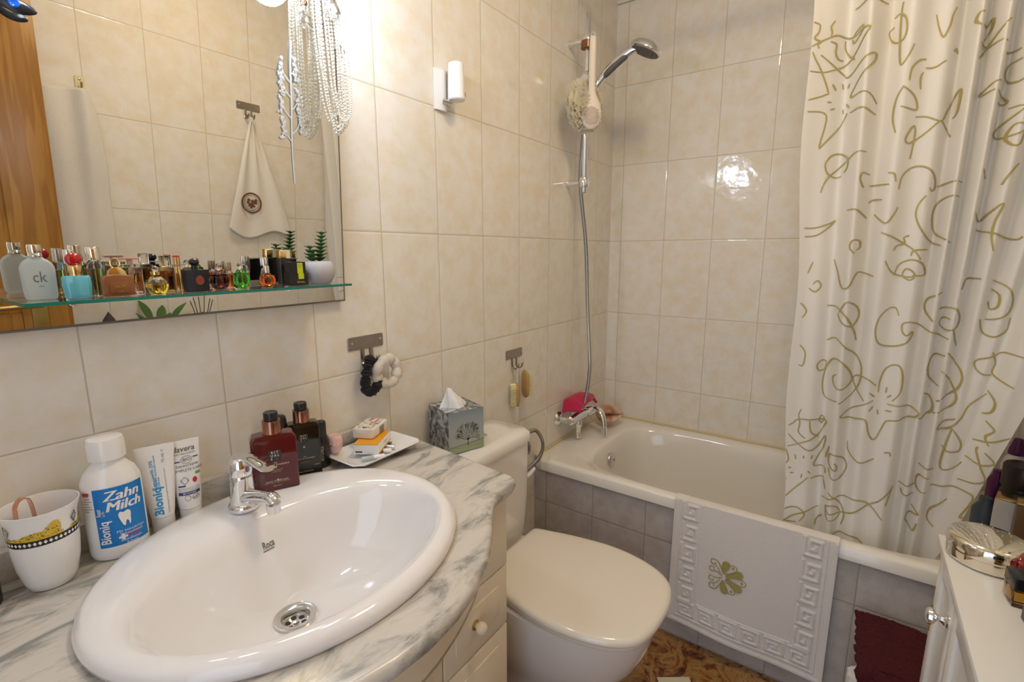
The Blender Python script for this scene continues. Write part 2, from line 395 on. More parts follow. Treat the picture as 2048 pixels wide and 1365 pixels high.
# bowed apron following the counter edge
b = MB(); arc = []
for i in range(41):
    u = i/40; x = -1.47-.66*u; k = math.sin(PI*u); arc.append((x+ox, -.40-.125*k**.8+oy2))
inner = [(x, y+.012) for x, y in arc][::-1]
b.prism(arc+inner, .70, .8095)
b.prism(arc+[(-2.13+ox, -.392+oy2), (-1.47+ox, -.392+oy2)], .70, .706); b.build('apron', M['cream'], t, 30)
def front(name, x0, x1, z0, z1, groove=True):
    b = MB(); b.box(x0+ox, x1+ox, -.418+oy2, -.399+oy2, z0, z1, .0025)
    g = .032
    if x1-x0 > .1 and z1-z0 > .1:
        b.box(x0+g+ox, x1-g+ox, -.4205+oy2, -.417+oy2, z0+g, z1-g, .0015)
    return b.build(name, M['cream'], t)
def knob(parent, x, z):
    b = MB().t(x+ox, -.4185+oy2, z, 0, PI/2); b.m(1).lathe([(.010, -.001), (.0105, .004), (.006, .006)], 20); b.m(0).lathe([(.005, .004), (.006, .008), (.0105, .012), (.0125, .018), (.011, .024), (.006, .028), (.001, .0292)], 24)
    b.build('knob', [M['creamknob'], M['brass']], parent)
d = front('drawer', -1.61, -1.411, .511, .648); knob(d, -1.522, .578)
d = front('door', -1.61, -1.411, .105, .505)
d = front('drawer', -2.189, -1.99, .511, .648); knob(d, -2.08, .578)
d = front('door', -2.189, -1.99, .105, .505)
d = front('door', -1.798, -1.614, .105, .648); knob(d, -1.77, .56)
d = front('door', -1.986, -1.802, .105, .648); knob(d, -1.83, .56)

# ------------------------------------------------------------------ counter
BCX, BCY = -1.795, -.285
t = thing('marble_countertop', 'grey veined marble countertop with bowed front around the basin', 'countertop', (BCX, BCY, .84))
half = [(-1.345, -.001), (-1.352, -.12), (-1.368, -.28), (-1.380, -.385), (-1.382, -.412), (-1.392, -.428), (-1.412, -.435), (-1.437, -.434), (-1.460, -.436), (-1.488, -.446), (-1.53, -.473), (-1.575, -.507), (-1.628, -.541), (-1.69, -.568), (-1.75, -.582), (-1.80, -.586)]
out = half + [(-3.60-x, y) for x, y in half[-2::-1]]
out = [(x-BCX, y-BCY) for x, y in out]
NC = 480
def rayhit(th):
    c, s_ = math.cos(th), math.sin(th); best = None
    n = len(out)
    for i in range(n):
        (x1, y1), (x2, y2) = out[i], out[(i+1) % n]
        dx, dy = x2-x1, y2-y1; den = c*dy-s_*dx
        if abs(den) < 1e-12: continue
        tt = (x1*dy-y1*dx)/den; uu = (x1*s_-y1*c)/den
        if tt > 0 and -1e-9 <= uu <= 1+1e-9 and (best is None or tt > best): best = tt
    return best
rad = [rayhit(2*PI*j/NC) for j in range(NC)]
def cring(ins, z, ell=None):
    R_ = []
    for j in range(NC):
        th = 2*PI*j/NC; c, s_ = math.cos(th), math.sin(th)
        if ell: k = 1/math.sqrt((c/ell[0])**2+(s_/ell[1])**2)
        else:
            k = rad[j]
            if s_*k < -BCY-.003: k -= ins
        R_.append((c*k, s_*k, z))
    return R_
E_ = (.252, .215)
b = MB(); b.rings([cring(0, -.03, E_), cring(0, 0, E_), cring(.012, 0), cring(.006, -.0012), cring(.002, -.005), cring(0, -.011), cring(.001, -.019), cring(.006, -.026), cring(.014, -.03)], closed=True)
b.build('slab', M['marble'], t, 50)
b = MB(); b.box(-2.25-BCX, -1.455-BCX, -.022-BCY, -.001-BCY, 0, .047, .002); b.build('backsplash', M['marble'], t)

# ------------------------------------------------------------------ basin
t = thing('washbasin', 'oval white ceramic washbasin set into the marble countertop', 'basin', (BCX, BCY, .84))
def br(dx, dy, a, bb, z, e=2.0): return sell(dx, dy, a, bb, z, 128, e)
R = [br(0, 0, .266, .229, .0005), br(0, 0, .270, .233, .003), br(0, 0, .2705, .2335, .010), br(0, 0, .266, .229, .018), br(0, 0, .258, .221, .0225), br(0, 0, .248, .211, .0235),
     br(0, -.022, .237, .181, .022), br(0, -.034, .2285, .163, .018), br(0, -.037, .222, .155, .010), br(0, -.036, .210, .143, -.015), br(0, -.033, .188, .125, -.055), br(-.001, -.026, .155, .102, -.090), br(-.002, -.016, .112, .078, -.112), br(-.004, 0, .070, .055, -.122), br(-.005, .012, .044, .040, -.1255), br(-.005, .016, .033, .032, -.128),
     br(-.005, .016, .022, .022, -.145), br(-.005, .016, .022, .022, -.17)]
MB().rings(R, cap0=False, cap1=True).build('bowl', M['ceramic'], t, 60)
b = MB().t(-.005, .016, -.1275)
b.lathe([(.0335, -.002), (.0345, .0005), (.033, .003), (.028, .0035), (.0225, .001), (.0205, -.004), (.0200, -.010), (.0003, -.010)], 40, cap=False)
b.m(1)
for k in range(6):
    a = k*PI/3+.3; b.lathe([(.0045, -.0096), (.0003, -.0095)], 14, .0125*math.cos(a), .0125*math.sin(a))
b.m(0).lathe([(.005, -.0098), (.0045, -.0075), (.0003, -.007)], 16)
b.build('drain', [M['steel_l'], M['dark']], t)
def slopefn(x0, y0, ang, rise):
    def f(u, v):
        c, s_ = math.cos(ang), math.sin(ang)
        return (x0+u*c-v*s_, y0+u*s_+v*c, .0)
    return f
# maker's mark on the inner back slope, projected onto the bowl rings
import bisect
def bowl_pt(x, y):
    """point of the bowl surface near local (x,y): first ring pair that brackets it"""
    prm = [(0, -.022, .237, .181, .022), (0, -.034, .2285, .163, .018), (0, -.037, .222, .155, .010), (0, -.036, .210, .143, -.015), (0, -.033, .188, .125, -.055)]
    def val(p): return math.hypot((x-p[0])/p[2], (y-p[1])/p[3])
    for p, q in zip(prm, prm[1:]):
        a, c = val(p), val(q)
        if a <= 1 < c or (a <= 1 and c >= 1):
            k = (1-a)/max(c-a, 1e-6); return p[4]+(q[4]-p[4])*min(max(k, 0), 1)
    return .02
def logo(u, v):
    x, y = .004+u, .100+v*.62; return (x, y, bowl_pt(x, y)+.0008)
b = MB(); b.text('Roca', .0100, logo, bold=.02); b.add([logo(-.011, -.0055), logo(.008, -.0055), logo(.008, -.0045), logo(-.011, -.0045)], [(0, 1, 2, 3)])
b.build('maker_mark', M['gray_txt'], t, 0)

# ------------------------------------------------------------------ basin faucet
t = thing('basin_faucet', 'chrome single lever mixer tap standing on the washbasin rim', 'faucet', (-1.797, -.126, .8632), .10); t.scale = (.86, .86, .94)
b = MB(); b.lathe([(.0285, -.001), (.0295, .002), (.0295, .006), (.027, .010), (.0245, .012)], 40)
b.lathe([(.0245, .010), (.0235, .02), (.0225, .045), (.0225, .062), (.0215, .066)], 40); b.build('base', M['chrome'], t)
b = MB()
sp = crom([(0, -.008, .022), (0, -.035, .030), (0, -.065, .037), (0, -.092, .040), (0, -.104, .034)], 6)
b.tube(sp, [.018-.0045*min(1, i/12) for i in range(len(sp))], 18, flat=.8)
b.lathe([(.0125, .014), (.0130, .016), (.0130, .030), (.010, .032)], 24, 0, -.098); b.build('spout', M['chrome'], t)
b = MB(); b.lathe([(.0222, .0665), (.0232, .069), (.0238, .080), (.0225, .092), (.0165, .101), (.008, .105), (.001, .106)], 36)
lv = crom([(0, .012, .088), (0, -.004, .100), (0, -.03, .104), (0, -.058, .099), (0, -.083, .094), (0, -.098, .0965)], 6)
b.tube(lv, [.014-.0035*i/(len(lv)-1) for i in range(len(lv))], 14, flat=.48); hd = b.build('lever', M['chrome'], t)
b = MB().t(.0, -.0235, .0795, 0, PI/2+.1); b.m(0).rings([[(.0045*math.cos(PI/2+PI*j/12), .0055*math.sin(PI/2+PI*j/12), z) for j in range(13)] for z in (0, .001)])
b.m(1).rings([[(.0045*math.cos(-PI/2+PI*j/12), .0055*math.sin(-PI/2+PI*j/12), z) for j in range(13)] for z in (0, .001)]); b.build('temperature_dot', [M['redpr'], M['cyan']], hd)
# ================================================================== MIRROR
AL = .043
t = thing('mirror', 'large frameless wall mirror leaning slightly outward above the glass shelf', 'mirror', (-1.885, -.012, 1.198)); t.rotation_euler = (AL, 0, 0)
MIR = plain('mirror_silver', (.80, .79, .75), .0, metal=1)
MB().box(-.40, .40, -.004, 0, .0, .80, .001, 1).build('glass', MIR, t, 0)
b = MB(); b.box(-.4015, .4015, -.0035, .004, -.003, 0, 0); b.box(.4, .4025, -.0035, .004, -.003, .8); b.box(-.4025, -.4, -.0035, .004, -.003, .8); b.box(-.4015, .4015, -.0035, .004, .8, .8025)
b.build('edge', plain('mirror_edge', (.17, .15, .11), .4), t, 0)
# lamp over mirror: bar with globe bulbs
BULB = plain('cool_bulb', (1, 1, 1), .3, emit=(.74, .84, 1.0), es=52)
t = thing('mirror_lamp', 'chrome bar lamp with white globe bulbs above the mirror', 'lamp', (-1.80, -.03, 2.06))
b = MB(); b.box(-.36, .36, -.02, .029, -.03, .03, .006); b.build('bar', M['chrome'], t)
for x in (-.16, .25):
    b = MB(); b.tube(crom([(x, -.02, 0), (x, -.10, .0), (x, -.138, -.05), (x, -.14, -.16)], 5), .007, 10); b.lathe([(.008, -.14), (.018, -.155), (.020, -.185), (.015, -.19)], 20, x, -.14); b.build('arm', M['chrome'], t)
    b = MB(); b.sphere((x, -.14, -.222), .040, 24); b.build('bulb', BULB, t)
# ceiling lamp
t = thing('ceiling_lamp', 'round warm white ceiling lamp', 'lamp', (-1.25, -.80, 2.495))
MB().lathe([(.16, 0), (.165, -.02), (.15, -.03)], 40).build('rim', M['white'], t)
MB().lathe([(.148, -.02), (.14, -.05), (.10, -.072), (.001, -.08)], 40).build('diffuser', plain('warm_diffuser', (1, 1, 1), .5, emit=(1.0, .77, .48), es=25), t)

# glass shelf
t = thing('glass_shelf', 'clear glass shelf with green edge in front of the mirror', 'shelf', (-1.79, -.075, 1.2425))
b = MB(); b.box(-.240, .241, -.055, .0555, -.0045, 0, 0); b.build('glass_plate', M['shelfglass'], t, 0)
b = MB(); b.box(-.240, .241, -.0562, -.055, -.0045, 0); b.box(-.2412, -.240, -.0562, .0555, -.0045, 0); b.box(.241, .2422, -.0562, .0555, -.0045, 0); b.build('glass_edge', M['shelfedge'], t, 0)
for x in (-.17, .17):
    b = MB().t(x, .052, -.010, 0, PI/2); b.lathe([(.006, -.018), (.006, .008), (.005, .010), (.001, .010)], 16); b.build('shelf_peg', M['chrome'], t)

# ================================================================== WALL HOOKS
def hook_rail(name, label, loc, rz, w=.098, mat='steel'):
    t = thing(name, label, 'hook', loc, rz, 'steel double hooks on the tiled walls')
    b = MB().t(0, 0, 0, 0, PI/2)
    b.prism(rrect(-w/2, w/2, -.016, .016, .004), 0, .0022, .0006, 1)
    b.t(0, 0, 0)
    b.build('plate', M[mat], t)
    for sx in (-1, 1):
        b = MB(); b.t(w*.40*sx, -.0028, .003 if sx > 0 else .001, 0, PI/2); b.lathe([(.0032, 0), (.003, .0012), (.001, .0018)], 14); b.build('screw', M['steel_l'], t)
    for sx in (-.011, .015):
        b = MB(); path = crom([(sx, -.0012, -.012), (sx, -.0015, -.040), (sx, -.008, -.052), (sx, -.020, -.050), (sx, -.026, -.038)], 5)
        b.tube(path, .0062, 8, flat=.28); b.sphere((sx, -.0265, -.037), .0065, 12, (1, .5, 1)); b.build('prong', M[mat], t)
    return t
hook_rail('hook_rail', 'steel double hook on the wall holding black and white scrunchies', (-1.421, -.0005, 1.089), 0, .105)
hook_rail('hook_rail', 'steel double hook on the wall above the toilet holding wooden brushes', (-.788, -.0005, .951), 0, .100)
hook_rail('hook_rail', 'steel double hook on the opposite wall seen in the mirror holding a washcloth', (-.935, YO+.0005, 1.830), PI, .105)
# scrunchies
def scrunchie(name, label, loc, a, bz, r, mat, n=13, tilt=0, jag=0, seed=1):
    t = thing(name, label, 'scrunchie', loc, 0, 'hair scrunchies on the wall hook')
    rr = random.Random(seed); N = n*7; path = []; rad_ = []
    for i in range(N):
        th = 2*PI*i/N; k = 1+.06*math.sin(3*th+seed)
        path.append((a*k*math.sin(th), -r*.9+.005*math.sin(2*th)-abs(tilt)*.2, -bz+bz*k*math.cos(th)))
        rad_.append(r*(.78+.30*abs(math.sin(n*th/2))+(.10+.5*jag)*rr.random()))
    b = MB(); b.tube(path, rad_, 14, closed=True)
    b.build('ruffle', mat, t, 60)
    return t
BF = plain('black_velvet', (.006, .006, .008), .8, sheen=.1); WF = plain('cream_knit', (.74, .68, .60), .9, bump=.8, bscale=500)
scrunchie('hair_scrunchie', 'black velvet hair scrunchie hanging on the wall hook', (-1.433, -.022, 1.049), .0165, .040, .0085, BF, 12, seed=3, jag=1)
scrunchie('hair_scrunchie', 'cream white knitted hair scrunchie hanging beside the black one', (-1.389, -.024, 1.045), .032, .031, .0125, WF, 8, seed=5)

# hanging wooden brushes
def brush(label, loc, rz, L=.090, w=.036, th=.016):
    t = thing('wooden_brush', label, 'brush', loc, rz, 'wooden brushes on the wall hook')
    # local: handle back towards -x side, bristles toward +x ; long axis z (hangs down from z=0)
    b = MB(); R_ = []
    for i in range(17):
        u = i/16; z = -L*u; k = math.sqrt(max(0, 1-(2*u-1)**4))*.98+.02
        R_.append([( -th/2*k*math.cos(a) if False else (th*.5*k*math.cos(a)), w*.5*k*math.sin(a), z) for a in [2*PI*j/24 for j in range(24)]])
    b.rings(R_); b.build('handle', M['bamboo'], t)
    b = MB(); rr = random.Random(4)
    for iz in range(15):
        z = -L*.08-L*.84*iz/14
        for iy in range(6):
            y = -w*.40+w*.80*iy/5
            if (2*y/w)**2+((z+L/2)/(L*.47))**4 > 1: continue
            jx, jz = rr.uniform(-.001, .001), rr.uniform(-.0007, .0007)
            b.rings([[(xx+0, y+jx*q+.0012*math.cos(a), z+jz*q+.0012*math.sin(a)) for a in (0, 2.1, 4.2)] for xx, q in ((th*.3, 0), (th*.5+.017, 1))])
    br_ = b.build('bristles', M['bristle'], t, 0); br_['kind'] = 'stuff'
    b = MB(); b.tube(crom([(0, -.004, -.004), (0, -.003, .03), (0, 0, .062), (0, .003, .03), (0, .004, -.004)], 5), .0011, 6); b.build('cord', plain('white_cord', (.75, .72, .66), .8), t)
    return t
brush('small wooden nail brush with pale bristles, lower left of the hanging pair', (-.800, -.024, .852), 2.45, .092, .034)
brush('oval wooden body brush with pale bristles, upper right of the hanging pair', (-.765, -.034, .893), -.45, .105, .046)

# white cylindrical dispenser on wall
t = thing('wall_dispenser', 'small white cylinder dispenser on a bracket high on the tiled wall', 'dispenser', (-1.125, 0, 1.735))
b = MB(); b.prism([(-.032, -.0005), (-.032, -.004), (-.02, -.008), (.006, -.010), (.012, -.006), (.012, -.0005)], -.055, .048, .001, 1); b.build('bracket', M['white_g'], t)
b = MB().t(.020, -.034, -.028); b.lathe([(.001, 0), (.021, .0), (.0235, .003), (.0225, .05), (.0205, .092), (.018, .094), (.001, .094)], 36); c_ = b.build('cylinder', M['white_g'], t)
b = MB().t(.0335, -.0525, -.012, .62, PI/2); b.lathe([(.0055, .001), (.0052, .0022), (.001, .0024)], 18); b.build('button', plain('amber_button', (.45, .25, .03), .3), c_)
b = MB(); b.tube([(-.006, -.008, -.030), (.012, -.024, -.034)], .007, 12); b.build('clip', M['chrome'], t)

# ================================================================== SHOWER
SX, SY = -.425, -.075
t = thing('shower_rail', 'vertical chrome shower rail fixed to the wall above the bathtub tap', 'shower rail', (SX, SY, 1.53))
b = MB(); b.lathe([(.0005, -.004), (.009, -.002), (.0112, .002), (.0112, .618), (.009, .622), (.0005, .624)], 24); b.build('bar', M['chrome'], t)
for z in (.036, .535):
    b = MB().t(0, 0, z, 0, PI/2); b.lathe([(.012, -.075), (.013, -.070), (.0105, -.05), (.0105, -.015)], 22)
    b.t(0, 0, z); b.lathe([(.017, -.018), (.019, -.015), (.019, .015), (.017, .018)], 26)
    b.t(0, 0, z, 0, PI/2); b.lathe([(.010, .012), (.0115, .018), (.001, .021)], 22); b.build('bracket', M['chrome'], t)
b = MB(); b.lathe([(.0165, .370), (.0205, .375), (.0205, .420), (.0165, .425)], 24); b.t(.0, -.0, .398, .35, 0, PI/2); b.lathe([(.011, -.035), (.013, -.03), (.012, 0), (.012, .03), (.014, .034), (.015, .046), (.001, .048)], 22); b.build('slider', M['chrome'], t)
b = MB(); b.lathe([(.0115, .500), (.023, .505), (.023, .530), (.0115, .533)], 20); b.build('collar', plain('amber_plastic', (.22, .08, .02), .2), t)
# handset
t = thing('hand_shower', 'chrome and black hand shower head pointing down over the bathtub', 'shower head', (-.385, -.095, 1.915))
hp = crom([(0, 0, 0), (.006, -.035, .040), (.012, -.085, .078), (.018, -.125, .100), (.02, -.145, .104)], 6)
b = MB(); b.tube(hp, [.0115+.0050*math.sin(PI*i/(len(hp)-1))+.002*i/(len(hp)-1) for i in range(len(hp))], 18); b.build('handle', M['chrome'], t)
b = MB(); b.tube([(x-.005, y-.002, z-.0075) for x, y, z in hp[5:17]], [.008, .011]+[.0125]*8+[.011, .008], 14); b.build('grip', M['grey_rub'], t)
b = MB().t(.022, -.180, .098, 0, .40, .10); b.lathe([(.001, .024), (.024, .022), (.046, .013), (.057, .001), (.058, -.009), (.053, -.013), (.001, -.0132)], 44); b.build('head', M['chrome'], t)
b = MB().t(.022, -.180, .096, 0, .40, .10); b.lathe([(.052, -.0108), (.050, -.0135), (.001, -.0135)], 40)
for k in range(36):
    a = k*2.4; r_ = .0076*math.sqrt(k+.5); b.lathe([(.0014, -.013), (.0011, -.0155)], 7, r_*math.cos(a), r_*math.sin(a))
b.tube([(.0, -.030, -.012), (.0, -.034, -.028)], .0022, 8); b.build('spray_face', M['grey_rub'], t)
# hose
def hose(b, path, r, ribs=.0034, seg=12):
    P = [Vector(p) for p in crom(path, 14)]
    L = [0]
    for p, q in zip(P, P[1:]): L.append(L[-1]+(q-p).length)
    n = int(L[-1]/ribs*2); out_ = []; rr = []; j = 0
    for i in range(n+1):
        d = L[-1]*i/n
        while j < len(L)-2 and L[j+1] < d: j += 1
        u = (d-L[j])/max(L[j+1]-L[j], 1e-9); out_.append(tuple(P[j].lerp(P[j+1], u))); rr.append(r if i % 2 else r*.80)
    b.tube(out_, rr, seg)
t = thing('shower_hose', 'flexible chrome shower hose hanging from the rail down to the bathtub tap', 'hose', (-.44, -.09, 1.53))
b = MB(); hose(b, [(.055, -.006, .382), (.050, .028, .33), (.028, .034, .15), (.008, .026, .02), (.014, .0, -.20), (.045, 0, -.45), (.070, 0, -.62), (.078, 0, -.70), (.066, 0, -.775), (.035, -.005, -.828), (.012, -.004, -.868)], .0085)
b.build('braid', plain('hose_chrome', (.52, .51, .49), .25, metal=1), t, 0)
# back brush + bath pouf hanging on the rail
t = thing('bath_brush', 'long handled cream bath brush hanging in front of the shower rail', 'brush', (-.505, -.138, 2.037), -1.05); t.scale = (1.1, 1.1, .90)
b = MB(); R_ = []
for z, w, d in [(0, .008, .005), (-.006, .012, .007), (-.03, .013, .007), (-.12, .0125, .007), (-.19, .013, .007), (-.215, .019, .008), (-.24, .031, .009), (-.265, .037, .010), (-.295, .037, .010), (-.32, .029, .009), (-.333, .015, .007), (-.337, .003, .003)]:
    R_.append([(w*.85*math.cos(2*PI*j/28), d*math.sin(2*PI*j/28), z) for j in range(28)])
b.rings(R_); b.build('handle', plain('cream_brush_plastic', (.82, .73, .62), .35), t)
b = MB()
for k in range(110):
    a = k*2.39996; r_ = math.sqrt((k+.5)/110); x, z = .026*r_*math.cos(a), -.288+.034*r_*math.sin(a)
    b.rings([[(x+.0016*math.cos(q), y, z+.0016*math.sin(q)) for q in [PI*2*i/6 for i in range(6)]] for y in (-.009, -.0135)])
o = b.build('bristle_pad', plain('pinkish_bristles', (.74, .60, .50), .6), t, 0); o['kind'] = 'stuff'
b = MB(); b.tube([(.006*math.cos(a), .004+.003*math.sin(a), .006+.012*math.sin(a)) for a in [i*PI/8 for i in range(16)]], .001, 6, closed=True); b.build('loop', M['white'], t)
t = thing('bath_pouf', 'pale yellow mesh bath pouf hanging behind the bath brush', 'bath pouf', (-.468, -.092, 1.825)); t.scale = (1.75, 1.5, 1.6)
b = MB(); rr = random.Random(11)
for k in range(26):
    th = rr.uniform(0, 2*PI); ph = math.acos(rr.uniform(-1, 1)); ax = Vector((math.sin(ph)*math.cos(th), math.sin(ph)*math.sin(th), math.cos(ph)))
    x_ = ax.orthogonal().normalized(); y_ = ax.cross(x_); N_ = 56; V_ = []; F_ = []; f0 = rr.uniform(0, 6)
    for ring in range(5):
        u = ring/4; rad_ = .006+.046*u
        for j in range(N_):
            a = 2*PI*j/N_; wv = .010*u*math.sin(7*a+f0)+.005*u*math.sin(11*a+f0*2)
            p = ax*(.018+wv) + x_*(rad_*math.cos(a)) + y_*(rad_*math.sin(a)); p.y *= .62
            V_.append(tuple(p))
    for r_ in range(4):
        for j in range(N_): F_.append((r_*N_+j, r_*N_+(j+1) % N_, (r_+1)*N_+(j+1) % N_, (r_+1)*N_+j))
    b.add(V_, F_)
NET, nt, bb = new_mat('pale_yellow_net'); setp(bb, (.95, .91, .78), .7); tr = nt.nodes.new('ShaderNodeBsdfTranslucent'); tr.inputs[0].default_value = (.97, .93, .82, 1); ms = nt.nodes.new('ShaderNodeMixShader'); ms.inputs[0].default_value = .5
nt.links.new(bb.outputs[0], ms.inputs[1]); nt.links.new(tr.outputs[0], ms.inputs[2]); nt.links.new(ms.outputs[0], nt.nodes['Material Output'].inputs[0])
b.build('mesh_ball', NET, t, 60)
b = MB(); b.tube(crom([(0, 0, .03), (.014, -.004, .08), (.040, 0, .115), (.046, .006, .118)], 5), .0018, 6); b.build('cord', plain('yellow_cord', (.8, .74, .45), .7), t)

# bath tap
t = thing('bath_faucet', 'chrome wall mounted bathtub mixer tap with lever', 'faucet', (-.412, 0, .618))
b = MB()
for sx in (-.055, .085):
    b = MB(); b.t(sx, 0, 0, 0, PI/2); b.lathe([(.031, .0005), (.032, .004), (.026, .013), (.014, .018), (.0135, .045)], 32)
    b.build('wall_flange', M['chrome'], t)
b = MB(); b.tube([(-.062, -.058, 0), (-.055, -.058, 0), (.06, -.058, 0), (.085, -.058, 0), (.096, -.058, 0)], [.012, .019, .0205, .0205, .018], 26); b.build('body', M['chrome'], t)
b = MB(); b.lathe([(.014, -.010), (.0165, -.022), (.0165, -.040), (.012, -.046), (.0105, -.080), (.0125, -.086), (.0115, -.094), (.001, -.094)], 24, .016, -.060)
b.build('spout', M['chrome'], t)
b = MB(); b.tube([(.09, -.058, 0), (.12, -.066, .002), (.135, -.07, .0)], [.022, .024, .019], 26)
lv = crom([(.128, -.070, .010), (.122, -.100, .012), (.112, -.128, -.008), (.104, -.142, -.050), (.101, -.147, -.092)], 6); b.tube(lv, [.0185-.0105*i/(len(lv)-1) for i in range(len(lv))], 16, flat=.55)
b.build('lever', M['chrome'], t)
# crimson cloth draped on tap
t = thing('wash_mitt', 'crimson wash cloth draped over the bathtub tap', 'cloth', (-.385, -.048, .655), .1); t.scale = (.80, .78, .95)
def clothf(u, v):
    x = -.105+.235*u; w = v*2-1
    y = .035-.10*v + .008*math.sin(9*u); fold = .006*math.sin(8*u+2*v)+.003*math.sin(15*u-4*v)
    z = .030+.030*math.exp(-((u-.45)/.22)**2)*(1-w*w*.5)+fold*(.4+abs(w)) - .022*max(0, abs(w)-.45)**1.2
    if u > .8: z -= (u-.8)*.10
    if u < .12: z -= (.12-u)*.25
    return (x, y, z)
b = MB(); b.grid(44, 26, clothf); o = b.build('cloth', M['red_cloth'], t, 60); md = o.modifiers.new('s', 'SOLIDIFY'); md.thickness = .014; md.offset = 1; o.modifiers.new('ss', 'SUBSURF').levels = 1
# seashell
t = thing('seashell', 'large pinkish brown conch shell on the bathtub corner', 'shell', (-.150, -.095, .5165), -.95); t.scale = (.85, 1.25, 1.3)
b = MB(); R_ = []
N_ = 64
for i in range(30):
    u = i/29; x = -.075+.15*u; r_ = .048*(math.sin(PI*min(u*1.02, 1))**.62)*(1.15-.55*u)+.0012; row = []
    for j in range(N_):
        a = 2*PI*j/N_; ap = math.exp(-((a-2.95)/.24)**2); lip = math.exp(-((a-3.45)/.26)**2)
        k = 1-.62*ap*math.sin(PI*u)**.5+.20*lip*math.sin(PI*u) + .03*math.sin(6*PI*u)*math.cos(a*3)
        row.append((x, r_*k*math.cos(a), r_*.78*k*math.sin(a)+.0385))
    R_.append(row)
b.rings(R_)
SH, nt, bb = new_mat('conch_shell'); N_t = nt.nodes; tc = N_t.new('ShaderNodeTexCoord'); nz = N_t.new('ShaderNodeTexNoise'); nz.inputs['Scale'].default_value = 16; nz.inputs['Detail'].default_value = 5; nt.links.new(tc.outputs['Object'], nz.inputs['Vector'])
cr = N_t.new('ShaderNodeValToRGB'); nt.links.new(nz.outputs['Fac'], cr.inputs[0]); cr.color_ramp.elements[0].position = .35; cr.color_ramp.elements[0].color = (.36, .13, .06, 1); cr.color_ramp.elements[1].position = .6; cr.color_ramp.elements[1].color = (.82, .56, .40, 1); nt.links.new(cr.outputs[0], bb.inputs['Base Color']); setp(bb, rough=.3)
b.build('whorl', SH, t, 60)
# flexible pipes behind the toilet
t = thing('supply_hose', 'looped braided water hose behind the toilet cistern', 'hose', (-.80, -.05, .60))
b = MB(); hose(b, [(-.09, -.02, .035), (.01, .0, .055), (.085, .005, .052), (.122, .0, .012), (.118, -.01, -.022), (.08, -.018, -.048), (.02, -.02, -.060), (-.08, -.02, -.066)], .0072, .0040)
b.build('braid', plain('grey_braid', (.30, .28, .25), .4, metal=.7), t, 0)
b = MB(); b.t(-.0, .0, 0); hose(b, [(-.09, -.005, .045), (.005, .0, .038), (.036, .0, .010), (.032, 0, -.012), (.004, -.002, -.014), (-.02, -.002, -.002)], .0072, .0040); b.build('inner_loop', plain('grey_braid', (.30, .28, .25), .4, metal=.7), t, 0)
b = MB(); b.tube([(-.085, -.03, -.082), (.0, -.028, -.080), (.035, -.022, -.074)], .009, 14); b.build('fitting', M['white'], t)
b = MB().t(-.085, .0495, .035, 0, PI/2); b.lathe([(.020, 0), (.018, .006), (.009, .010), (.009, .055)], 20); b.build('wall_valve', M['chrome'], t)

# ================================================================== SHOWER CURTAIN
t = thing('shower_curtain', 'off-white shower curtain printed with golden starfish and shells', 'curtain', (-.57, -1.1, 0))
def lerp(a, b_, k): return a+(b_-a)*k
def sL(z): return lerp(-.850, -.798, min(1, max(0, (z-.55)/1.40))) + .006*math.sin(z*9)
def sR(z):
    if z > 1.30: return -1.425
    if z > .93: return lerp(-1.325, -1.425, (z-.93)/.37)
    return lerp(-1.195, -1.325, (z-.40)/.53)
FOLD = [  # y at z=1.9, y at z=.5, amplitude, width
    (-.835, -.885, .010, .020), (-.884, -.948, .034, .022), (-.925, -.972, -.030, .016), (-.975, -.992, .022, .018), (-1.012, -1.02, -.012, .02), (-1.055, -1.06, .012, .03),
    (-1.117, -1.122, .040, .014), (-1.138, -1.137, -.018, .010), (-1.160, -1.153, .042, .012), (-1.182, -1.168, -.020, .011), (-1.203, -1.181, .036, .012), (-1.245, -1.19, -.014, .018),
    (-1.285, -1.198, .026, .016), (-1.325, -1.205, -.018, .017), (-1.36, -1.211, .028, .015), (-1.40, -1.217, -.012, .015)]
def CX_(s_, z):
    k = min(1, max(0, (z-.5)/1.4)); x = 0
    for a, c, am, w in FOLD:
        d = (s_-lerp(c, a, k))/w
        if abs(d) < 4: x += 1.75*am*math.exp(-d*d*.5)
    x += .008*math.sin(s_*31+z*2.2)+.004*math.sin(z*7+s_*11)
    lim = -.026-.12*max(0, z-.55)
    return lim+(x-lim)*.08 if x < lim else x
def cp(s_, z, off=0):
    e = 1e-3; x = CX_(s_, z); dx = (CX_(s_+e, z)-CX_(s_-e, z))/(2*e); n = Vector((-1, dx, 0)).normalized()
    return (x+n.x*off, s_+1.1+n.y*off, z)
b = MB()
NU, NV = 420, 90
def cf(u, v):
    z = .22+v*1.98; a, c = sL(z), sR(z); return cp(a+(c-a)*u, z)
b.grid(NU, NV, cf)
b.m(1)
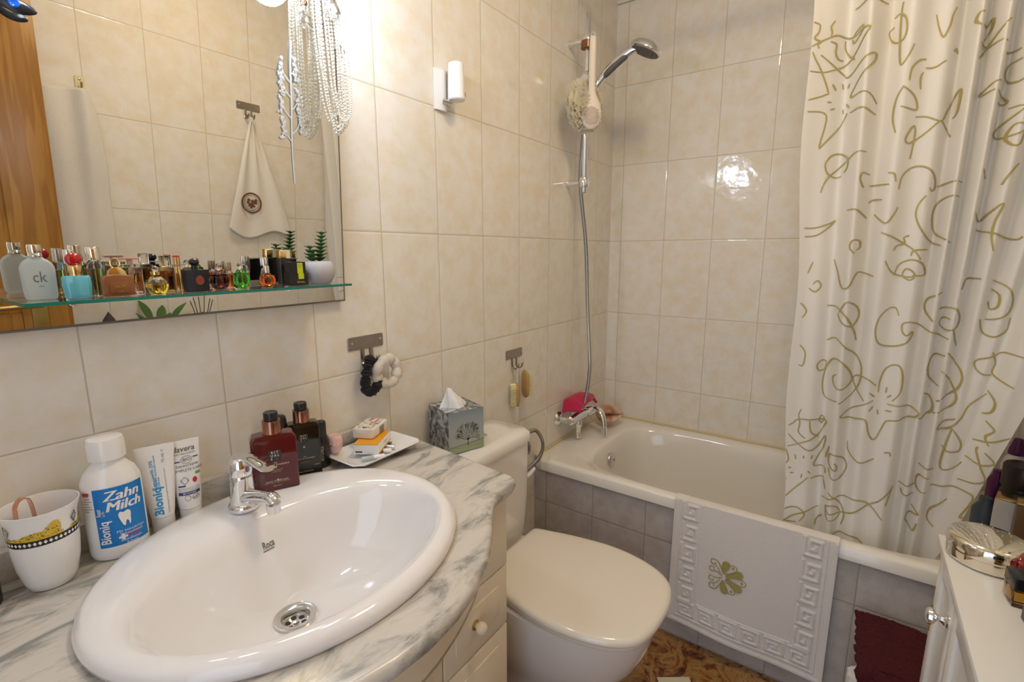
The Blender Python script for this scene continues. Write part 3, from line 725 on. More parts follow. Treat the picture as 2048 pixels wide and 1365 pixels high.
STROKES=[[-811,1822,-819,1804,-833,1778,-852,1728,-847,1718,-811,1705],[-812,1676,-854,1667,-846,1589,-853,1591,-884,1634,-901,1671],[-908,1667,-935,1660,-964,1647],[-963,1673,-947,1693,-906,1706,-914,1726,-944,1761,-951,1783,-945,1787,-923,1774,-892,1762,-883,1770,-829,1816],[-861,1745,-869,1731],[-882,1748,-885,1734],[-899,1744,-896,1734],[-853,1700,-862,1700],[-861,1681,-871,1685],[-889,1683,-891,1672],[-897,1695,-904,1682],[-806,1835,-826,1848,-842,1856,-862,1865,-882,1860,-923,1848,-931,1841,-918,1823,-900,1805,-870,1785,-841,1774,-809,1776],[-895,1855,-902,1862,-916,1858,-915,1846,-900,1839,-895,1850],[-878,1854,-881,1831,-900,1803,-905,1797],[-852,1898,-845,1884,-848,1870,-846,1860],[-847,1848,-860,1843,-860,1823,-867,1808,-878,1805],[-804,1894,-820,1888,-820,1870,-812,1856,-826,1847,-820,1841,-824,1831],[-894,1922,-916,1911,-940,1907,-962,1906],[-992,1898,-991,1874,-995,1806,-1002,1753,-1015,1772,-1022,1794],[-979,1871,-988,1875,-1000,1859,-1005,1833,-1002,1813,-991,1809,-977,1823,-971,1841,-981,1851],[-1058,1859,-1066,1831,-1074,1811,-1079,1809,-1086,1830,-1089,1853,-1095,1871],[-1103,1778,-1107,1786,-1111,1776],[-1051,1743,-1070,1742,-1088,1754],[-1022,1713,-1024,1740,-1037,1759,-1050,1762],[-1048,1733,-1044,1720,-1047,1694],[-1009,1594,-1000,1631,-1002,1675,-1013,1702],[-1014,1699,-1035,1681,-1044,1660,-1042,1647,-1012,1655],[-1044,1631,-1066,1630,-1095,1617,-1106,1641,-1121,1684,-1126,1683,-1125,1638,-1120,1626],[-1121,1583,-1110,1602,-1095,1617,-1076,1599,-1057,1582,-1037,1569,-1030,1581,-1043,1610,-1048,1594,-1046,1550,-1044,1532],[-860,1465,-870,1499,-899,1533,-930,1553,-954,1554],[-903,1508,-889,1505,-871,1516,-864,1541,-877,1564,-897,1567,-914,1550,-916,1529,-909,1516],[-1030,1458,-1033,1488,-1047,1509,-1068,1514,-1089,1503,-1101,1482,-1103,1460,-1097,1453,-1092,1461],[-1108,1464,-1126,1471,-1154,1471],[-1087,1442,-1075,1421,-1073,1394,-1086,1361,-1107,1333,-1131,1319],[-1151,1437,-1127,1436,-1110,1415,-1108,1383,-1118,1351,-1147,1325],[-957,1466,-948,1486,-951,1502,-967,1500],[-968,1472,-986,1474,-1010,1472],[-1005,1500,-1017,1496,-1022,1477],[-971,1429,-980,1437,-1000,1436],[-928,1412,-949,1410,-971,1391],[-988,1400,-1012,1376,-1026,1396,-1033,1415],[-831,1370,-858,1370,-888,1381,-902,1390,-881,1364,-860,1349,-834,1346],[-1007,1353,-1040,1336,-1077,1310,-1095,1284],[-1037,1307,-1042,1319,-1058,1326,-1055,1340,-1066,1345],[-1075,1293,-1079,1307,-1107,1309],[-954,1300,-944,1315,-948,1333,-963,1332,-965,1315,-957,1308],[-1187,1810,-1169,1786,-1156,1762,-1147,1745],[-1147,1782,-1161,1774,-1188,1764],[-1140,1813,-1132,1826,-1134,1840,-1143,1841],[-1146,1817,-1155,1819,-1164,1834,-1164,1811,-1153,1788],[-1188,1684,-1173,1679,-1161,1667,-1191,1661,-1207,1645,-1205,1638,-1189,1640],[-1211,1624,-1232,1617,-1206,1593,-1193,1574,-1204,1563,-1225,1562,-1237,1569],[-1239,1564,-1234,1541,-1222,1540,-1212,1560,-1220,1583,-1235,1583],[-1241,1501,-1227,1480,-1217,1455],[-1182,1494,-1193,1474],[-1181,1395,-1195,1375,-1209,1396,-1225,1413,-1217,1374,-1216,1340,-1222,1305],[-1191,1355,-1215,1348,-1236,1339,-1262,1332,-1270,1339],[-1218,1725,-1204,1724,-1197,1706,-1204,1687,-1216,1677,-1224,1679],[-1190,1743,-1201,1750,-1215,1749],[-851,1245,-861,1276],[-858,1202,-874,1193,-886,1209,-877,1224,-867,1214],[-910,1283,-921,1253,-935,1211,-950,1211,-962,1242,-971,1251,-1003,1240],[-1022,1281,-1039,1252,-1065,1241,-1087,1242,-1081,1256,-1068,1260,-1063,1244,-1078,1232,-1088,1239],[-1045,1244,-1053,1272,-1078,1284,-1101,1273,-1110,1251,-1105,1243,-1083,1244],[-842,1160,-858,1138,-849,1117],[-851,1038,-866,1017,-864,980,-853,979],[-905,1154,-931,1153,-956,1130,-975,1091,-982,1064],[-937,1141,-952,1172,-976,1156,-981,1129,-968,1105,-945,1117,-934,1137],[-1068,1138,-1059,1158,-1043,1156,-1025,1129,-1022,1090,-1034,1061,-1063,1056,-1089,1067,-1101,1089,-1099,1097,-1089,1087,-1079,1098,-1079,1119,-1101,1121,-1143,1098,-1172,1087],[-914,1054,-939,1068,-965,1044,-990,1019,-1003,989,-1002,945,-986,908,-960,887],[-948,969,-940,955,-947,933,-968,930,-984,952,-973,985,-950,1011,-930,999,-916,951,-918,906,-931,885,-956,893],[-920,994,-907,996,-898,981,-904,966,-917,971,-920,994],[-1046,927,-1047,965,-1058,997,-1082,1006,-1093,978,-1093,935,-1079,908],[-1069,897,-1100,895,-1135,888,-1130,869,-1104,857,-1074,851,-1064,827,-1055,799,-1046,793,-1036,811,-1025,847,-998,842,-969,846,-976,857,-1009,883,-1037,903],[-1039,945,-1021,961,-1000,967,-986,956,-999,926,-1017,900],[-1064,943,-1063,927],[-1075,923,-1067,915],[-1027,924,-1039,914],[-1038,887,-1031,872],[-1049,878,-1052,864],[-1067,878,-1081,879],[-992,772,-998,743,-1026,722,-1057,738],[-1077,761,-1088,765,-1090,755],[-844,793,-855,802,-871,815,-932,818,-933,802,-915,767,-877,741,-847,728],[-896,814,-902,781,-921,765],[-918,816,-922,830,-931,822,-925,807,-918,816],[-846,766,-872,740,-902,723,-923,738,-939,771,-937,735,-917,678,-945,678,-949,662],[-843,669,-853,686,-844,719],[-841,625,-852,624,-839,554,-873,594,-907,640],[-913,636,-948,646],[-868,704,-872,690],[-892,706,-891,696],[-912,708,-910,697],[-854,660,-862,662],[-860,644,-870,647],[-892,648,-890,635],[-905,660,-911,652],[-873,847,-867,829,-872,802,-871,775,-890,759],[-945,709,-952,752],[-956,688,-966,660,-985,662,-998,696,-984,723,-956,733,-955,702,-972,685,-974,700,-967,708],[-850,483,-878,511,-905,528,-941,547],[-891,494,-858,493,-849,517,-866,535,-893,540,-909,522,-899,500],[-938,484,-939,503,-954,529],[-948,585,-985,603,-1021,611,-1058,605,-1092,568],[-1095,610,-1105,656,-1107,660,-1094,643,-1077,618,-1058,603,-1030,576,-995,554,-969,549,-960,567,-977,576,-995,557,-987,533,-968,530,-960,553],[-962,614,-992,584,-1006,554,-1002,519],[-978,480,-1006,498,-1038,499,-1059,478],[-946,640,-954,615],[-1148,1203,-1124,1185,-1121,1156,-1137,1129],[-1147,1159,-1173,1166,-1188,1144,-1185,1119,-1167,1109,-1153,1122,-1160,1139,-1170,1137],[-1178,1110,-1191,1067],[-1180,1212,-1189,1237,-1212,1240],[-1236,1236,-1260,1223,-1275,1193,-1272,1161,-1251,1144,-1232,1141],[-1235,1215,-1251,1202,-1251,1173,-1239,1167,-1233,1185],[-1222,1142,-1232,1110,-1253,1101,-1274,1116,-1277,1148],[-1174,1053,-1204,1012,-1208,978,-1195,947,-1168,924],[-1171,1044,-1150,1039,-1141,1014,-1148,980,-1168,963],[-1169,1004,-1192,975,-1205,937,-1192,905,-1163,890],[-1140,940,-1160,923,-1163,894,-1148,871,-1137,870],[-1306,1061,-1277,1065,-1257,1052,-1229,1038,-1230,1021,-1245,1006,-1261,1006],[-1256,1063,-1265,1037,-1263,1009,-1297,986],[-1260,967,-1273,943,-1269,917,-1256,908],[-1259,958,-1231,924,-1219,887,-1198,853,-1177,848,-1192,870,-1209,885],[-1206,858,-1227,824,-1226,800,-1205,794,-1195,804],[-1206,855,-1200,805,-1198,744,-1223,753,-1236,772],[-1264,893,-1278,876,-1266,856,-1273,835],[-1248,838,-1281,848,-1307,863],[-1258,825,-1256,813,-1267,774,-1277,741,-1233,725],[-1240,791,-1265,783,-1289,792,-1269,816],[-1183,686,-1229,702,-1263,695,-1246,634,-1252,635],[-1221,663,-1195,623,-1190,589,-1205,572],[-1178,707,-1162,712,-1155,694,-1160,670,-1176,668],[-1156,739,-1186,734],[-1119,674,-1152,677],[-1126,660,-1132,648,-1155,649],[-1143,573,-1148,591,-1168,601,-1154,616],[-1143,573,-1162,547,-1168,575]]
for st in STROKES:
    pts = [(st[i]/1000, st[i+1]/1000) for i in range(0, len(st), 2)]
    c = crom(pts, 5) if len(pts) > 2 else [pts[0], ((pts[0][0]+pts[1][0])/2, (pts[0][1]+pts[1][1])/2), pts[1]]
    fine = []
    for p, q in zip(c, c[1:]):
        n = max(1, int(math.hypot(p[0]-q[0], p[1]-q[1])/.004))
        for k in range(n): fine.append((lerp(p[0], q[0], k/n), lerp(p[1], q[1], k/n)))
    fine.append(c[-1]); V_ = []; F_ = []; n = len(fine)
    for i, p in enumerate(fine):
        a, c2 = fine[max(i-1, 0)], fine[min(i+1, n-1)]; dx, dz = c2[0]-a[0], c2[1]-a[1]; l = math.hypot(dx, dz) or 1
        w = .0018*(.75+.35*math.sin(PI*i/max(n-1, 1)))
        for sg in (-1, 0, 1): V_.append(cp(max(sR(p[1])+.001, min(sL(p[1])-.001, p[0]-dz/l*w*sg)), p[1]+dx/l*w*sg, .0011+(.0004 if sg == 0 else 0)))
    for i in range(n-1):
        for k in (0, 1): F_.append((i*3+k, i*3+k+1, i*3+k+4, i*3+k+3))
    b.add(V_, F_)
CUR, nt, bb = new_mat('curtain_fabric'); setp(bb, (.85, .82, .76), .55, sheen=.2)
tr = nt.nodes.new('ShaderNodeBsdfTranslucent'); tr.inputs[0].default_value = (.85, .78, .64, 1); ms = nt.nodes.new('ShaderNodeMixShader'); ms.inputs[0].default_value = .14
nt.links.new(bb.outputs[0], ms.inputs[1]); nt.links.new(tr.outputs[0], ms.inputs[2]); nt.links.new(ms.outputs[0], nt.nodes['Material Output'].inputs[0])
cur = b.build('cloth', [CUR, M['linegold']], t, 80)
t2 = thing('curtain_rod', 'white curtain rod above the bathtub', 'curtain rod', (-.57, -.725, 2.30))
b = MB(); b.tube([(0, .724, 0), (0, -.724, 0)], .012, 16); b.build('rod', M['white'], t2)
for k in range(9):
    y = -.83-.07*k+.725; b = MB(); b.tube([(.004, y, .008+.0)]+[(0.026*math.sin(a), y, -.03+.046*math.cos(a)) for a in [i*2*PI/18 for i in range(1, 18)]]+[(.004, y, .010)], .002, 6); b.build('ring', M['white'], t2)

# ================================================================== BATH MAT over the tub edge
t = thing('bath_mat', 'white terry bath mat with Greek key border hanging over the bathtub edge', 'bath mat', (-.66, -.78, .516))
W_, H_ = .446, .43
def key(u, v, w, h):
    """relief height of a Greek key band: u along the band (cells), v across 0..1"""
    return 0
PAT = ["1111111", "1000000", "1011111", "1010001", "1010101", "1011101", "1000001"]
PAT = ["11111110", "00000010", "01111010", "01001010", "01011010", "01000010", "01111110", "00000000"]
def band(a, q):   # a: running coordinate in cells, q: 0..1 across
    if q < 0 or q > 1: return 0
    i = int((a % 1)*8); j = int(q*7.999)
    return 1 if PAT[j][i] == '1' else 0
def relief(u, v):
    """u 0..W across, v 0..H down from the tub edge"""
    m0, bw_ = .028, .054; h = 0
    inL, inR = (m0 < u < m0+bw_), (W_-m0-bw_ < u < W_-m0)
    inB = H_-m0-bw_ < v < H_-m0 and m0 < u < W_-m0
    if inB: h = band((u-m0)/.0650, 1-(H_-m0-v)/bw_)
    elif inL and v < H_-m0: h = band(v/.0715, (u-m0)/bw_)
    elif inR and v < H_-m0: h = band(v/.0715, 1-(W_-m0-u)/bw_)
    for e_ in (m0-.004, m0+bw_+.004):
        if abs(u-e_) < .0018 or abs(W_-u-e_) < .0018 and v < H_-e_: h = max(h, .5) if v < H_-e_ else h
        if abs(H_-v-e_) < .0018 and e_ < u < W_-e_: h = max(h, .5)
    if u < .010 or u > W_-.010 or v > H_-.010: h = max(h, .6)
    return h
def matf(u, v):
    uu, vv = u*W_, v*(H_+.075)-.075      # vv<0 : over the rim and a little inside
    h = 0
    if vv > .002:
        for du in (-.0012, .0012):
            for dv in (-.0012, .0012): h += relief(uu+du, vv+dv)*.25
    d = -(uu-W_/2)
    out_ = .0045*math.sin(uu*9)+.003*math.sin(uu*23+vv*8)
    sag = .012*(uu/W_)*(vv/H_) if vv > 0 else 0
    if vv >= 0: return (-.010-h*.0045-.012*(vv/H_)**2-out_*max(0, vv/H_), d+ .016*(vv/H_)*(0), .003-vv-sag)
    q = -vv
    if q < .040: a = q/.040*PI/2; return (-.010+.010*math.sin(a)+q*.3, d, .003+.003*math.sin(a*1.0)+.002)
    return (.012+(q-.04)*.45, d, .006-(q-.04)*0.05)
b = MB(); b.grid(300, 330, matf); o = b.build('terry', M['terry'], t, 70); md = o.modifiers.new('s', 'SOLIDIFY'); md.thickness = .004; md.offset = 1
# embroidered palmette
b = MB(); ex, ez = .065, -.212     # centre (y local, z local)
def epos(a, r_, n=0): return None
def stroke(b, pts, w, y0=ex, z0=ez, lift=.0018):
    c = crom(pts, 5) if len(pts) > 2 else pts
    V_ = []; F_ = []
    for i, p in enumerate(c):
        a, q = c[max(i-1, 0)], c[min(i+1, len(c)-1)]; dx, dz = q[0]-a[0], q[1]-a[1]; l = math.hypot(dx, dz) or 1
        for sg in (-1, 1):
            yy, zz = y0+p[0]-dz/l*w*sg, z0+p[1]+dx/l*w*sg; vv = .003-zz; base = matf((W_/2-yy)/W_, (vv+.075)/(H_+.075)); V_.append((base[0]-lift-.0022, yy, zz))
    for i in range(len(c)-1): F_.append((i*2, i*2+1, i*2+3, i*2+2))
    b.add(V_, F_)
def fill(b, pts, lift=.0014):
    c = crom(pts, 5, closed=True); V_ = []
    for p in c:
        yy, zz = ex+p[0], ez+p[1]; base = matf((W_/2-yy)/W_, (.003-zz+.075)/(H_+.075)); V_.append((base[0]-lift-.0022, yy, zz))
    b.add(V_, [tuple(range(len(V_)))])
for k in range(7):     # petals fan toward -y (right in view)
    a = math.radians(-75+25*k); L = .052-.004*abs(k-3); ca, sa = math.cos(a), math.sin(a)
    def rot(x, z): return (-(x*ca-z*sa), x*sa+z*ca)
    w = .0075
    if k % 2 == 0: fill(b, [rot(.012, -.001), rot(L*.6, -w*.8), rot(L*.9, -w), rot(L, 0), rot(L*.9, w), rot(L*.6, w*.8), rot(.012, .001)])
    stroke(b, [rot(.010, 0), rot(L*.6, -w*.85), rot(L*.92, -w), rot(L+.002, 0), rot(L*.92, w), rot(L*.6, w*.85), rot(.010, 0)], .0009)
    if k % 2 == 1: fill(b, [rot(L*.86+.003*math.cos(q), .003*math.sin(q)) for q in [i*PI/3 for i in range(6)]], .0022)
for sg in (-1, 1):
    stroke(b, [(-.002, .002*sg), (.012, .008*sg), (.024, .006*sg), (.027, .016*sg), (.018, .018*sg), (.017, .012*sg)], .0010)
    stroke(b, [(-.004, .008*sg), (.003, .024*sg), (.012, .037*sg), (.024, .036*sg), (.024, .026*sg), (.016, .025*sg), (.015, .031*sg)], .0012)
    stroke(b, [(.002, .006*sg), (.010, .020*sg), (.016, .022*sg)], .0009)
o = b.build('embroidery', M['goldthread'], t, 0)
for v in o.data.vertices: v.co.y = ex+(v.co.y-ex)*1.32; v.co.z = ez+(v.co.z-ez)*1.32

# ================================================================== dark red shag mat + white stool by the tub
t = thing('step_stool', 'white plastic stool in the gap between bathtub and cabinet', 'stool', (-.80, -1.22, 0))
b = MB(); b.box(-.10, .12, -.15, .125, .315, .336, .008); b.build('seat', M['white'], t)
for sx, sy in ((-.08, .10), (.09, .10), (-.08, -.13), (.09, -.13)):
    b = MB(); b.box(sx-.014, sx+.014, sy-.014, sy+.014, 0, .317, .004); b.build('leg', M['white'], t)
t = thing('shag_mat', 'dark red shaggy mat draped down beside the white cabinet', 'mat', (-.80, -1.22, .338))
def shag(u, v):
    y = .162-.30*u; q = v*.55
    wob = .004*math.sin(40*u+3)+.003*math.sin(33*v*3)
    if q < .20: return (.10-q, y+wob, .014+.004*math.sin(u*7))
    q -= .20; a = min(1, q/.03)*PI/2
    return (-.10-.018*math.sin(a)-.03*q+.004*math.sin(u*9), y+wob*1.2-.09*q*(1-u), .014-.018*(1-math.cos(a))-max(0, q-.03)+.0)
b = MB(); b.grid(90, 110, shag); rr = random.Random(5)
for V_i in range(len(b.V)):
    x, y, z = b.V[V_i]; n = noise.noise(Vector((x*180, y*180, z*180)))*.0035; b.V[V_i] = (x-abs(n)-rr.random()*.0022, y+rr.uniform(-.001, .001), z+n)
o = b.build('pile', M['red_mat'], t, 0); md = o.modifiers.new('s', 'SOLIDIFY'); md.thickness = .010; md.offset = -1
t = thing('paper_bundle', 'crumpled white paper rolls on the floor left of the dark red mat', 'paper', (-.735, -1.075, 0)); t.scale = (.62, .62, 1)
b = MB()
for k, (z, r_) in enumerate(((.001, .05), (.10, .047))):
    b.rings([[((r_+.004*math.sin(9*a+k+i))*math.cos(a), (r_*.75+.004*math.sin(7*a+i*2))*math.sin(a)*.95, z+.1*i/6) for a in [2*PI*j/60 for j in range(60)]] for i in range(7)])
b.build('roll', M['paper'], t, 60)
t = tag(MB().t(0, 0, 0, .62).box(-.05, .05, -.05, .05, 0, .004, .001).build('floor_card', plain('cream_card', (.76, .71, .55), .6)), 'small cream square card lying on the brown marble floor', 'card')
t.location = (-.862, -.655, .0005)
# ================================================================== ON THE COUNTER
CZ = .8405
# patterned cup with copper foil tube
t = thing('tumbler_cup', 'white porcelain cup with leopard frieze and black checked band', 'cup', (-2.041, -.068, CZ), -.15); t.scale = (.90, .90, 1.0)
prof = [(.026, 0), (.029, .0015), (.033, .012), (.0385, .035), (.041, .060), (.0415, .085), (.043, .103), (.0475, .1165), (.0480, .119), (.0465, .119), (.042, .104), (.0400, .085), (.0385, .055), (.035, .03), (.028, .006), (.001, .005)]
MB().lathe([(.001, .0)]+prof, 56).build('body', M['white_g'], t, 50)
def cupr(z):
    for (r0, z0), (r1, z1) in zip(prof, prof[1:9]):
        if z0 <= z <= z1: return r0+(r1-r0)*(z-z0)/(z1-z0+1e-9)
    return .042
def cupf(u, v, off=.0004):   # u metres along the circumference from the front (-y), v height
    r_ = cupr(v)+off; a = -PI/2+u/.042; return (r_*math.cos(a), r_*math.sin(a), v)
def quad(b, fn, u0, u1, v0, v1, n=1):
    for k in range(n):
        a, c = u0+(u1-u0)*k/n, u0+(u1-u0)*(k+1)/n; b.add([fn(a, v0), fn(c, v0), fn(c, v1), fn(a, v1)], [(0, 1, 2, 3)])
b = MB(); C_ = 2*PI*.042
b.m(0); quad(b, cupf, 0, C_, .0735, .0830, 60)
f2 = lambda u, v: cupf(u, v, .0008)
b.m(1)
for i in range(44):
    u = C_*i/44; w = C_/88
    b.add([f2(u, .0755), f2(u+w*.8, .0782), f2(u, .081), f2(u-w*.8, .0782)], [(0, 1, 2, 3)])
b.m(2)
for s0 in (0, 1, 2):                 # reclining leopards, body + head + tail
    o_ = s0*C_/3-.012
    ptl = [(-.046, .083), (-.040, .088), (-.030, .086), (-.022, .0865), (-.010, .092), (.002, .094), (.012, .094), (.018, .101), (.024, .105), (.030, .103), (.031, .098), (.027, .094), (.030, .087), (.036, .083)]
    n = len(ptl); b.add([f2(o_+x, z) for x, z in ptl]+[f2(o_+x, .083) for x, z in ptl], [(i, i+1, n+i+1, n+i) for i in range(n-1)])
b.m(0); f3 = lambda u, v: cupf(u, v, .0012); rr = random.Random(2)
for s0 in (0, 1, 2):
    o_ = s0*C_/3-.012
    for k in range(70):
        x = rr.uniform(-.040, .034); top = .0885+max(0, min(x+.02, .034))*.30; z = rr.uniform(.084, top-.001)
        b.add([f3(o_+x, z), f3(o_+x+.0010, z), f3(o_+x+.0008, z+.0010), f3(o_+x, z+.0011)], [(0, 1, 2, 3)])
    for dd, w in ((0, .0055), (1, .0026)):
        cx_ = o_+.052; cz_ = .098
        for q in range(4):
            a, c = q*PI/2, (q+1)*PI/2; k = .72
            b.add([f3(cx_+w*math.cos(a), cz_+w*1.7*math.sin(a)), f3(cx_+w*math.cos(c), cz_+w*1.7*math.sin(c)), f3(cx_+w*k*math.cos(c), cz_+w*1.7*k*math.sin(c)), f3(cx_+w*k*math.cos(a), cz_+w*1.7*k*math.sin(a))], [(0, 1, 2, 3)])
b.build('frieze', [M['black'], M['white'], M['yellow']], t, 0)
t = thing('copper_strip', 'bent copper foil strip standing inside the porcelain cup', 'foil tube', (-2.052, -.060, CZ+.008), .3)
b = MB(); pth = crom([(-.010, -.012, .0), (-.016, -.012, .06), (-.020, -.014, .105), (-.016, -.010, .121), (-.004, -.002, .124), (.006, .004, .112), (.010, .006, .06), (.008, .004, 0)], 6)
n = len(pth); V_ = []
for x, y, z in pth: V_ += [(x, y-.005, z), (x, y+.005, z), (x+.0007, y+.005, z+.0007), (x+.0007, y-.005, z+.0007)]
b.rings([V_[i*4:i*4+4] for i in range(n)]); b.build('strip', M['copper'], t)

# mouthwash bottle
t = thing('mouthwash_bottle', 'white mouthwash bottle with blue Zahn Milch label', 'bottle', (-1.958, -.062, CZ), -.28)
R0 = .0375; sy = .74
b = MB(); b.lathe([(.001, 0), (.031, 0), (.035, .003), (.037, .010), (R0, .018), (R0, .116), (.0365, .126), (.031, .139), (.023, .148), (.019, .153), (.019, .159)], 56, sy=sy); b.build('body', M['white_g'], t, 50)
b = MB(); b.lathe([(.001, .158), (.0235, .158), (.024, .160), (.0235, .184), (.022, .1895), (.019, .191), (.001, .191)], 40, sy=.95); b.build('cap', M['white_g'], t)
def zf(u, v, off=.0005):
    a = -PI/2+u/.033; return ((R0+off)*math.cos(a), (R0+off)*sy*math.sin(a), v)
b = MB(); b.m(0); quad(b, zf, -.021, .040, .0235, .118, 24)
z2 = lambda u, v: zf(u, v, .0011)
b.m(2); quad(b, z2, -.0355, -.0255, .109, .114, 3); b.m(3)
for k in range(7): quad(b, z2, -.035, -.027+.002*(k % 3), .108-.004*k, .1088-.004*k, 3)
b.m(1)
for dx_ in (-.0007, 0, .0007): b.text('Zahn', .0215, lambda x, y: z2(x+.0100+dx_, y+.1045), shear=.25, sx=.92); b.text('Milch', .0215, lambda x, y: z2(x+.0110+dx_, y+.0875), shear=.25, sx=.88)
b.text('Bioniq', .0155, lambda x, y: z2(x-.0125, y+.0475), bold=.02, sx=.95, rot=PI/2)
b.text('Repair', .0075, lambda x, y: z2(x-.0165, y+.0815) , bold=.015, sx=.62, rot=PI/2); b.text('Zahn Milch', .0040, lambda x, y: z2(x-.0115, y+.0790), sx=.5, rot=PI/2)
for k, s_ in enumerate(('Mit künstlichem', 'Zahnschmelz')): b.text(s_, .0052, lambda x, y: z2(x+.0155, y+.0455-.0052*k))
b.text('+', .016, lambda x, y: z2(x+.005, y+.0350), bold=.06)
for k, s_ in enumerate(('Zahnfleisch-', 'Schutz')): b.text(s_, .0052, lambda x, y: z2(x+.0145, y+.0305-.0052*k))
b.m(2); b.text('PLUS', .0065, lambda x, y: z2(x+.0165, y+.0362), bold=.02, shear=.2)
tooth = [(-.006, .068), (-.0075, .076), (-.0055, .081), (-.002, .0795), (.0, .080), (.003, .0815), (.0065, .078), (.006, .070), (.0055, .062), (.004, .0575), (.003, .064), (.0005, .065), (-.001, .058), (-.003, .0585), (-.0045, .063)]
b.m(1); c = crom(tooth, 3, closed=True); z3 = lambda u, v: zf(u, v, .0016); b.add([z3(x*.95+.010, y-.004) for x, y in c], [tuple(range(len(c)))])
b.build('label', [M['blue'], M['white'], M['redpr'], M['gray_txt']], t, 0)

# toothpaste tubes (standing on their caps)
def tube_body(b, w, h0, h1, r_, n=40):
    R_ = []
    for i in range(15):
        u = i/14; z = h0+(h1-h0)*u; a = lerp(r_, w/2, u**.8); d = lerp(r_, .0012, u**1.15)
        R_.append([(a*math.cos(q), d*math.sin(q), z) for q in [2*PI*j/n for j in range(n)]])
    b.rings(R_)
def tube_fn(w, h0, h1, r_):
    def f(u, v, off=.0006):
        k = (v-h0)/(h1-h0); a = lerp(r_, w/2, k**.8); d = lerp(r_, .0012, k**1.15); x = max(-.99, min(.99, u/a)); return (u, -d*math.sqrt(1-x*x)-off, v)
    return f
t = thing('toothpaste_tube', 'white toothpaste tube with blue vertical Bioniq Repair lettering', 'toothpaste', (-1.893, -.046, CZ), -.30, 'toothpaste tubes standing on their caps'); t.scale = (.92, .92, 1)
b = MB(); b.lathe([(.001, 0), (.0175, 0), (.018, .001), (.018, .027), (.001, .0275)], 36); b.build('cap', M['white_g'], t)
b = MB(); tube_body(b, .060, .028, .150, .0185); b.build('body', M['white_g'], t, 60)
f = tube_fn(.060, .028, .150, .0185)
b = MB(); b.m(0); b.text('Bioniq', .019, lambda x, y: f(x-.0035, y+.0565), bold=.03, rot=PI/2); b.text('Repair', .011, lambda x, y: f(x-.0055, y+.088), bold=.02, sx=.8, rot=PI/2)
b.text('with 20%', .0075, lambda x, y: f(x-.0075, y+.113), bold=.01, rot=PI/2); b.text('biomimetic enamel', .0045, lambda x, y: f(x-.0025, y+.117), bold=.01, rot=PI/2); b.text('Zahncreme', .005, lambda x, y: f(x+.0005, y+.088), bold=.01, sx=.8, rot=PI/2)
b.m(1); b.text('The Bioniq Repair principle has been inspired by nature', .0034, lambda x, y: f(x+.0105, y+.072), rot=PI/2); b.text('75 mL ℮', .0065, lambda x, y: f(x+.011, y+.131), rot=PI/2)
b.build('lettering', [M['cyan'], M['gray_txt']], t, 0)
t = thing('toothpaste_tube', 'white lavera toothpaste tube standing beside the tap', 'toothpaste', (-1.851, -.046, CZ), -.22, 'toothpaste tubes standing on their caps'); t.scale = (.92, .92, 1)
b = MB(); b.lathe([(.001, 0), (.0175, 0), (.018, .001), (.018, .024), (.001, .0245)], 36); b.build('cap', M['white'], t)
b = MB(); tube_body(b, .053, .025, .146, .0185); b.build('body', M['white_g'], t, 60)
f = tube_fn(.053, .025, .146, .0185)
def fsh(dx, dy): return lambda x, y: f(x+dx, y+dy)
b = MB(); b.m(0); b.text('lavera', .0135, fsh(.001, .131), bold=.015, shear=.2); b.text('NATURKOSMETIK', .0042, fsh(.001, .1225)); b.text('BIO', .0075, fsh(.002, .112), bold=.01)
b.text('ZAHNCREME', .0062, fsh(.002, .1015)); b.text('COMPLETE CARE', .0066, fsh(.001, .094)); b.text('Rundumschutz für Zähne', .0034, fsh(.001, .062)); b.text('Für einen frischen Atem', .0034, fsh(.001, .0585)); b.text('Vegan', .005, fsh(.009, .045), rot=.3)
for s0, cx_, cz_, rx_, rz_ in ((0, .002, .112, .0088, .0062), (0, -.004, .045, .0045, .0045), (0, .009, .045, .0055, .0045)):
    pts = [f(cx_+rx_*math.cos(q), cz_+rz_*math.sin(q)) for q in [2*PI*i/20 for i in range(20)]]; b.tube(pts, .00035, 5, closed=True)
b.tube([f(x, .076+.006*math.sin(x*300)) for x in [-.012+.0012*i for i in range(12)]], .0004, 5); b.tube([f(x, .076-.006*math.sin(x*300)) for x in [-.012+.0012*i for i in range(12)]], .0004, 5)
b.m(1); quad(b, f, .0125, .021, .1135, .1155, 3); quad(b, f, -.018, -.0085, .109, .111, 3); quad(b, f, -.017, .017, .0505, .0560, 8); quad(b, f, -.016, -.005, .0655, .068, 3)
b.m(2); b.add([f(.011+.004*math.cos(q), .0745+.005*math.sin(q)) for q in [2*PI*i/14 for i in range(14)]], [tuple(range(14))])
b.m(3); quad(b, f, .013, .021, .083, .088, 3)
b.m(4); b.text('MIT FLUORID', .0036, lambda x, y: f(x, y+.0533, .001), bold=.01)
b.build('lettering', [M['gray_txt'], M['navy'], M['redpr'], M['greenpr'], M['white']], t, 0)

